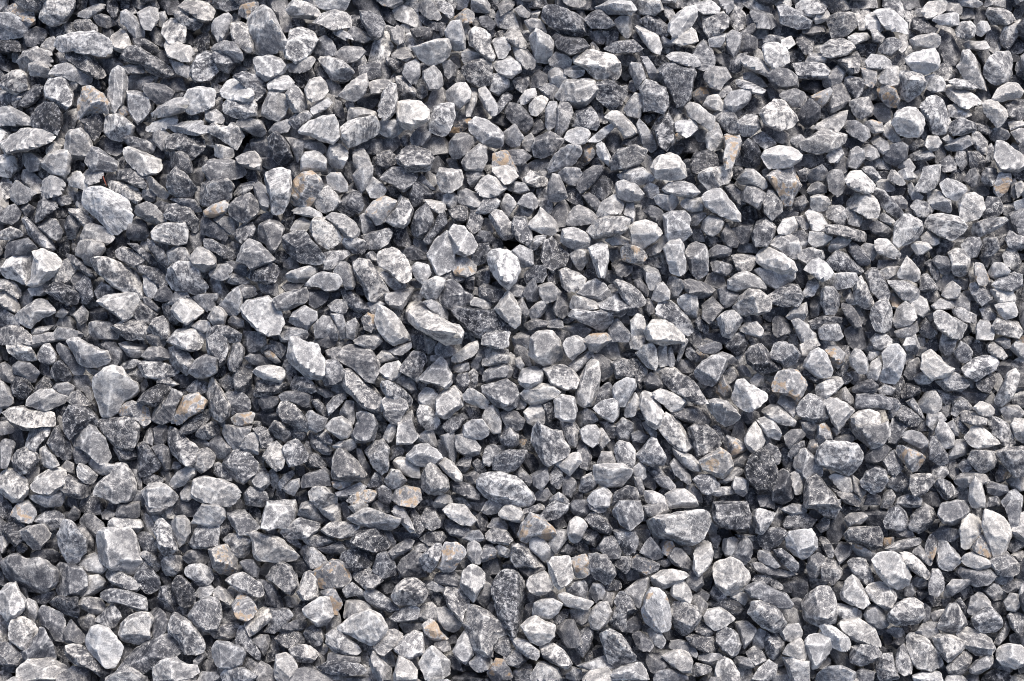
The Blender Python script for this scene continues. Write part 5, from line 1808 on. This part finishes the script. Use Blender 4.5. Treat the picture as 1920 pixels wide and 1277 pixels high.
# gaps between the traced stones are filled with smaller stones lying lower
STEP = 4
GW, GH = int(WPX) // STEP, int(HPX) // STEP + 1
free = np.ones((GH, GW), bool)
gx, gy = np.meshgrid((np.arange(GW) + .5) * STEP, (np.arange(GH) + .5) * STEP)
def stamp(P, grow=1.0):
    c = P.mean(0); Q = (P - c) * grow + c
    i0, j0 = np.maximum(np.floor(Q.min(0) / STEP).astype(int), 0)
    i1, j1 = np.minimum(np.ceil(Q.max(0) / STEP).astype(int) + 1, (GW, GH))
    if i1 <= i0 or j1 <= j0: return
    x, y = gx[j0:j1, i0:i1], gy[j0:j1, i0:i1]
    ins = np.zeros(x.shape, bool)
    for k in range(len(Q)):
        a, b = Q[k - 1], Q[k]
        if a[1] != b[1]:
            ins ^= ((y < a[1]) != (y < b[1])) & (x < (b[0] - a[0]) * (y - a[1]) / (b[1] - a[1]) + a[0])
    free[j0:j1, i0:i1] &= ~ins
for s in S: stamp(s['P'])
fill = []
for rnd_ in range(12):
    dist = np.zeros(free.shape); cur = free.copy(); k = 0
    while cur.any() and k < 12:
        dist += cur; k += 1
        pad = np.pad(cur, 1, constant_values=True)
        cur = cur & pad[:-2, 1:-1] & pad[2:, 1:-1] & pad[1:-1, :-2] & pad[1:-1, 2:]
        if k % 2: cur = cur & pad[:-2, :-2] & pad[2:, 2:] & pad[:-2, 2:] & pad[2:, :-2]
    cand = np.argwhere(dist >= (2 if rnd_ < 8 else 1))
    if len(cand) == 0: break
    cand = cand[np.argsort(-(dist[cand[:, 0], cand[:, 1]] + rng.uniform(0, .9, len(cand))))]
    taken = np.zeros(free.shape, bool)
    for j, i in cand:
        if taken[j, i]: continue
        d = dist[j, i]
        rad = min(d * STEP * rng.uniform(.9, 1.1) + 2, rng.uniform(15, 26))
        k = int(rad / STEP * 1.25) + 1
        taken[max(0, j - k):j + k + 1, max(0, i - k):i + k + 1] = True
        # long axis follows the gap
        best = max(np.arange(0, math.pi, math.pi / 8), key=lambda t: sum(
            bool(free[min(GH - 1, max(0, int(j + math.sin(t) * q))), min(GW - 1, max(0, int(i + math.cos(t) * q)))]) for q in (-9, -7, -5, -3, 3, 5, 7, 9)))
        m = rng.integers(6, 9)
        th = np.sort((np.arange(m) + rng.uniform(-.35, .35, m)) / m * 2 * math.pi)
        el = rng.uniform(1.25, 2.3)
        Q = np.stack([np.cos(th) * el, np.sin(th)], 1) * (rad * rng.uniform(.85, 1.1, m))[:, None]
        c, s_ = math.cos(best), math.sin(best)
        P = Q @ np.array([[c, s_], [-s_, c]]) + ((i + .5) * STEP, (j + .5) * STEP)
        stamp(P)
        near = min(S[:900], key=lambda s: abs(s['P'][0, 0] - P[0, 0]) + abs(s['P'][0, 1] - P[0, 1]))
        fill.append(dict(kind='gggpmmdl'[rng.integers(8)], tone=float(np.clip(rng.normal(.45 * near['tone'] + 1.7, 1.3), 1.2, 7)), rust=rng.uniform() < .008,  # tone pulled darker: shade down in the gaps put into the colour
                         mark=False, words='', P=P, area=poly_area(P), vis=poly_area(P), low=True, tiny=rnd_ >= 8))

TONE = {1: .12, 2: .20, 3: .29, 4: .39, 5: .495, 6: .585, 7: .655, 8: .715, 9: .77}
def tone_of(t):
    return float(np.interp(t, list(TONE), list(TONE.values())))

def place(s, i, n, n_detail):
    """outline + sight line + heap's face -> a solid stone at its own distance"""
    rg = np.random.default_rng(1000 + i)
    P = s['P']
    c = (P.min(0) + P.max(0)) / 2 * .4 + P.mean(0) * .6
    rank = 1 - i / n
    q = np.clip(.62 * rank + .05 * (s['tone'] - 5) + rg.uniform(-.22, .28), 0, 1)
    if s.get('low'): q = rg.uniform(-1.0, -.2) if s['tiny'] else rg.uniform(-.7, .3)
    lift = -.013 + .019 * q
    ctr, t = hit(c[0], c[1], lift)
    f = CAM - ctr; f /= np.linalg.norm(f)
    u = RIGHT - f * (RIGHT @ f); u /= np.linalg.norm(u)
    w = np.cross(f, u)
    pts = []
    for px, py in P:
        d = ray(px, py)
        k = ((ctr - CAM) @ f) / (d @ f)
        r = CAM + d * k - ctr
        pts.append((r @ u, r @ w))
    Q = np.array(pts) * (1.02 + .05 * (1 - max(q, 0)) if s.get('low') else 1.06 + .14 * (1 - max(q, 0)))
    e = .03
    gxs = float((relief(ctr[0] + e, ctr[1]) - relief(ctr[0] - e, ctr[1]))[0]) / (2 * e)
    gys = float((relief(ctr[0], ctr[1] + e) - relief(ctr[0], ctr[1] - e))[0]) / (2 * e) + TS
    ln = np.array([-gxs, -gys, 1.0]); ln /= np.linalg.norm(ln)                # the face's own slope here
    nl = np.array([ln @ u, ln @ w, ln @ f])
    tilt = -nl[:2] / nl[2] * rg.uniform(.2, 1.3) + rg.normal(0, .22, 2)
    V, F, edge, L = stone_shape(n_detail, Q, tilt, (u, w, f), s['kind'], rg)
    A, B, C = make_attrs(L, edge, tone_of(s['tone']) + rg.normal(0, .02), s['kind'], (1.0 if s['rust'] else 0.0), rg)
    s['ctr'], s['pix'] = ctr, c
    return ctr, V, F, A, B, C

# ------------------------------------------------------------------ labels
TWORD = {1: 'black', 2: 'near-black', 3: 'charcoal', 4: 'dark grey', 5: 'mid-grey', 6: 'grey', 7: 'pale grey', 8: 'whitish', 9: 'white'}
KWORD = {'p': 'dusty', 'g': 'plain', 'd': 'white-veined', 'm': 'speckled', 'l': 'striped'}
def shape_word(P):
    D = P - P.mean(0)
    ev = np.sqrt(np.maximum(np.linalg.eigvalsh(D.T @ D), 1e-9))
    a = ev[1] / ev[0]
    return 'slender' if a > 2.3 else 'elongated' if a > 1.7 else 'oblong' if a > 1.35 else 'chunky'
def make_labels(T):
    used = set()
    marks = [s for s in T if s['mark']]
    for s in marks:
        a_, w_, b_ = s['words'].partition(' with ')
        s['name'] = a_ + ' stone' + w_ + (('a ' if not b_.endswith('s') else '') + b_ if b_ else '')
    for s in T:
        oth = sorted((m for m in marks if m is not s), key=lambda m: np.hypot(*(m['pix'] - s['pix'])))
        if s['mark']:
            base = s['name'] + (' with a rust stain' if s['rust'] and not any(w in s['words'] for w in ('rust', 'ochre', 'orange', 'tan', 'brown', 'beige', 'peach', 'buff')) else '')
        else:
            base = ' '.join(w for w in (s['words'], TWORD[s['tone']], KWORD[s['kind']], '' if s['words'] else shape_word(s['P']), 'rust-stained' if s['rust'] and 'rust' not in s['words'] and 'ochre' not in s['words'] else '', 'stone') if w)
        for k in range(6):
            cand = base + (' beside the ' if k < 5 else ' near the ') + oth[k]['name']
            if len(cand.split()) <= 16 and cand not in used: break
        used.add(cand); s['label'] = cand

# ------------------------------------------------------------------ stones as things
N_THINGS = 300
T, REST = S[:N_THINGS], S[N_THINGS:] + fill
ntot = len(S)
objs = []
for i, s in enumerate(T):
    ctr, V, F, A, B, C = place(s, i, ntot, 14)
    me = build_mesh("stone", V, F, A, B, C, ROCK)
    o = bpy.data.objects.new("stone", me)
    o.location = ctr
    scene.collection.objects.link(o)
    objs.append(o)
make_labels(T)
for o, s in zip(objs, T):
    o["label"], o["category"], o["group"] = s['label'], "stone", "larger stones on the face of the gravel heap"

# ------------------------------------------------------------------ the smaller gravel, too many to count
acc = [[], [], [], [], []]
base = 0
def push(V, F, A, B, C):
    global base
    for lst, d in zip(acc, (V, F + base, A, B, C)): lst.append(d)
    base += len(V)
for i, s in enumerate(REST):
    ctr, V, F, A, B, C = place(s, min(i + N_THINGS, ntot), ntot, 8 if i < len(S) - N_THINGS else 4 if s['tiny'] else 8)
    push(V + ctr, F, A, B, C)

def flush(name, label):
    global base
    me = build_mesh(name, *[np.concatenate(a) for a in acc], ROCK)
    o = bpy.data.objects.new(name, me); scene.collection.objects.link(o)
    o["kind"], o["label"], o["category"] = "stuff", label, "gravel"
    for a in acc: a.clear()
    base = 0
flush("gravel", "small grey and charcoal crushed stones filling in between the larger stones")

# lower stones seen down the gaps, and the heap going on beyond the frame
protos = []
for k in range(36):
    rg = np.random.default_rng(5000 + k)
    m = rg.integers(6, 9)
    th = np.sort((np.arange(m) + rg.uniform(-.3, .3, m)) / m * 2 * math.pi)
    Q = np.stack([np.cos(th) * rg.uniform(1.0, 1.5), np.sin(th)], 1) * (.5 * rg.uniform(.85, 1.1, m))[:, None]
    protos.append((stone_shape(4, Q, rg.normal(0, .2, 2), np.eye(3), 'g', rg, 40)))
def scatter(x, y, depth, size):
    V, F, edge, L = protos[rng.integers(len(protos))]
    a = rng.uniform(0, 2 * math.pi)
    f = NRM + rng.normal(0, .3, 3); f /= np.linalg.norm(f)
    u = np.array([math.cos(a), math.sin(a), 0]); u = u - f * (u @ f); u /= np.linalg.norm(u)
    M = np.array([u, np.cross(f, u), f]) * size
    p = np.array([x, y, float(surf(x, y)[0])]) + NRM * depth
    kind = 'gggppmmddl'[rng.integers(10)]
    A, B, C = make_attrs(V * size, edge, tone_of(float(np.clip(rng.normal(5, 1.6), 1.5, 8.5))), kind, float(rng.uniform() < .02), rng)
    push(V @ M + p, F, A, B, C)
XL, Y0, Y1 = 1.0, hit(960, HPX)[0][1] - .42, hit(960, 0)[0][1] + .5
pitch = .0235
for y in np.arange(Y0, Y1, pitch):
    for x in np.arange(-XL, XL, pitch * 1.1):
        jx, jy = x + rng.uniform(-.011, .011), y + rng.uniform(-.011, .011)
        if in_frame(jx, jy, float(surf(jx, jy)[0]), 14):
            scatter(jx, jy, rng.uniform(-.046, -.036), rng.uniform(.028, .040))
        else:
            scatter(jx, jy, rng.uniform(-.016, .002), float(np.clip(rng.lognormal(math.log(.030), .28), .019, .052)))
flush("gravel_bed", "lower grey gravel showing in the gaps and spreading over the rest of the heap")

# ------------------------------------------------------------------ a dry pine needle lying on the stones
def needle():
    import bmesh
    a, b = hit(193, 330, .013)[0], hit(200.5, 350, .012)[0]
    me = bpy.data.meshes.new("pine_needle"); bm = bmesh.new()
    ax = b - a; L = np.linalg.norm(ax); ax /= L
    s1 = np.cross(ax, NRM); s1 /= np.linalg.norm(s1); s2 = np.cross(s1, ax)
    rings = []
    for k in range(9):
        t = k / 8
        c = ax * (t * L) + s2 * (.0016 * math.sin(t * 3.1))
        r = .00055 * (1 - .75 * abs(2 * t - .9) ** 3)
        rings.append([bm.verts.new(c + (s1 * math.cos(w) + s2 * math.sin(w)) * r) for w in np.arange(6) * math.pi / 3])
    for r0, r1 in zip(rings, rings[1:]):
        for k in range(6): bm.faces.new((r0[k], r0[k - 1], r1[k - 1], r1[k]))
    bm.faces.new(rings[0]); bm.faces.new(rings[-1][::-1])
    bmesh.ops.recalc_face_normals(bm, faces=bm.faces); bm.to_mesh(me); bm.free()
    me.materials.append(plain_material("dry_needle", (.26, .07, .045), .6))
    o = bpy.data.objects.new("pine_needle", me); o.location = a; scene.collection.objects.link(o)
    o["label"], o["category"] = "thin reddish-brown dry pine needle lying behind the large white marbled stone", "needle"
needle()
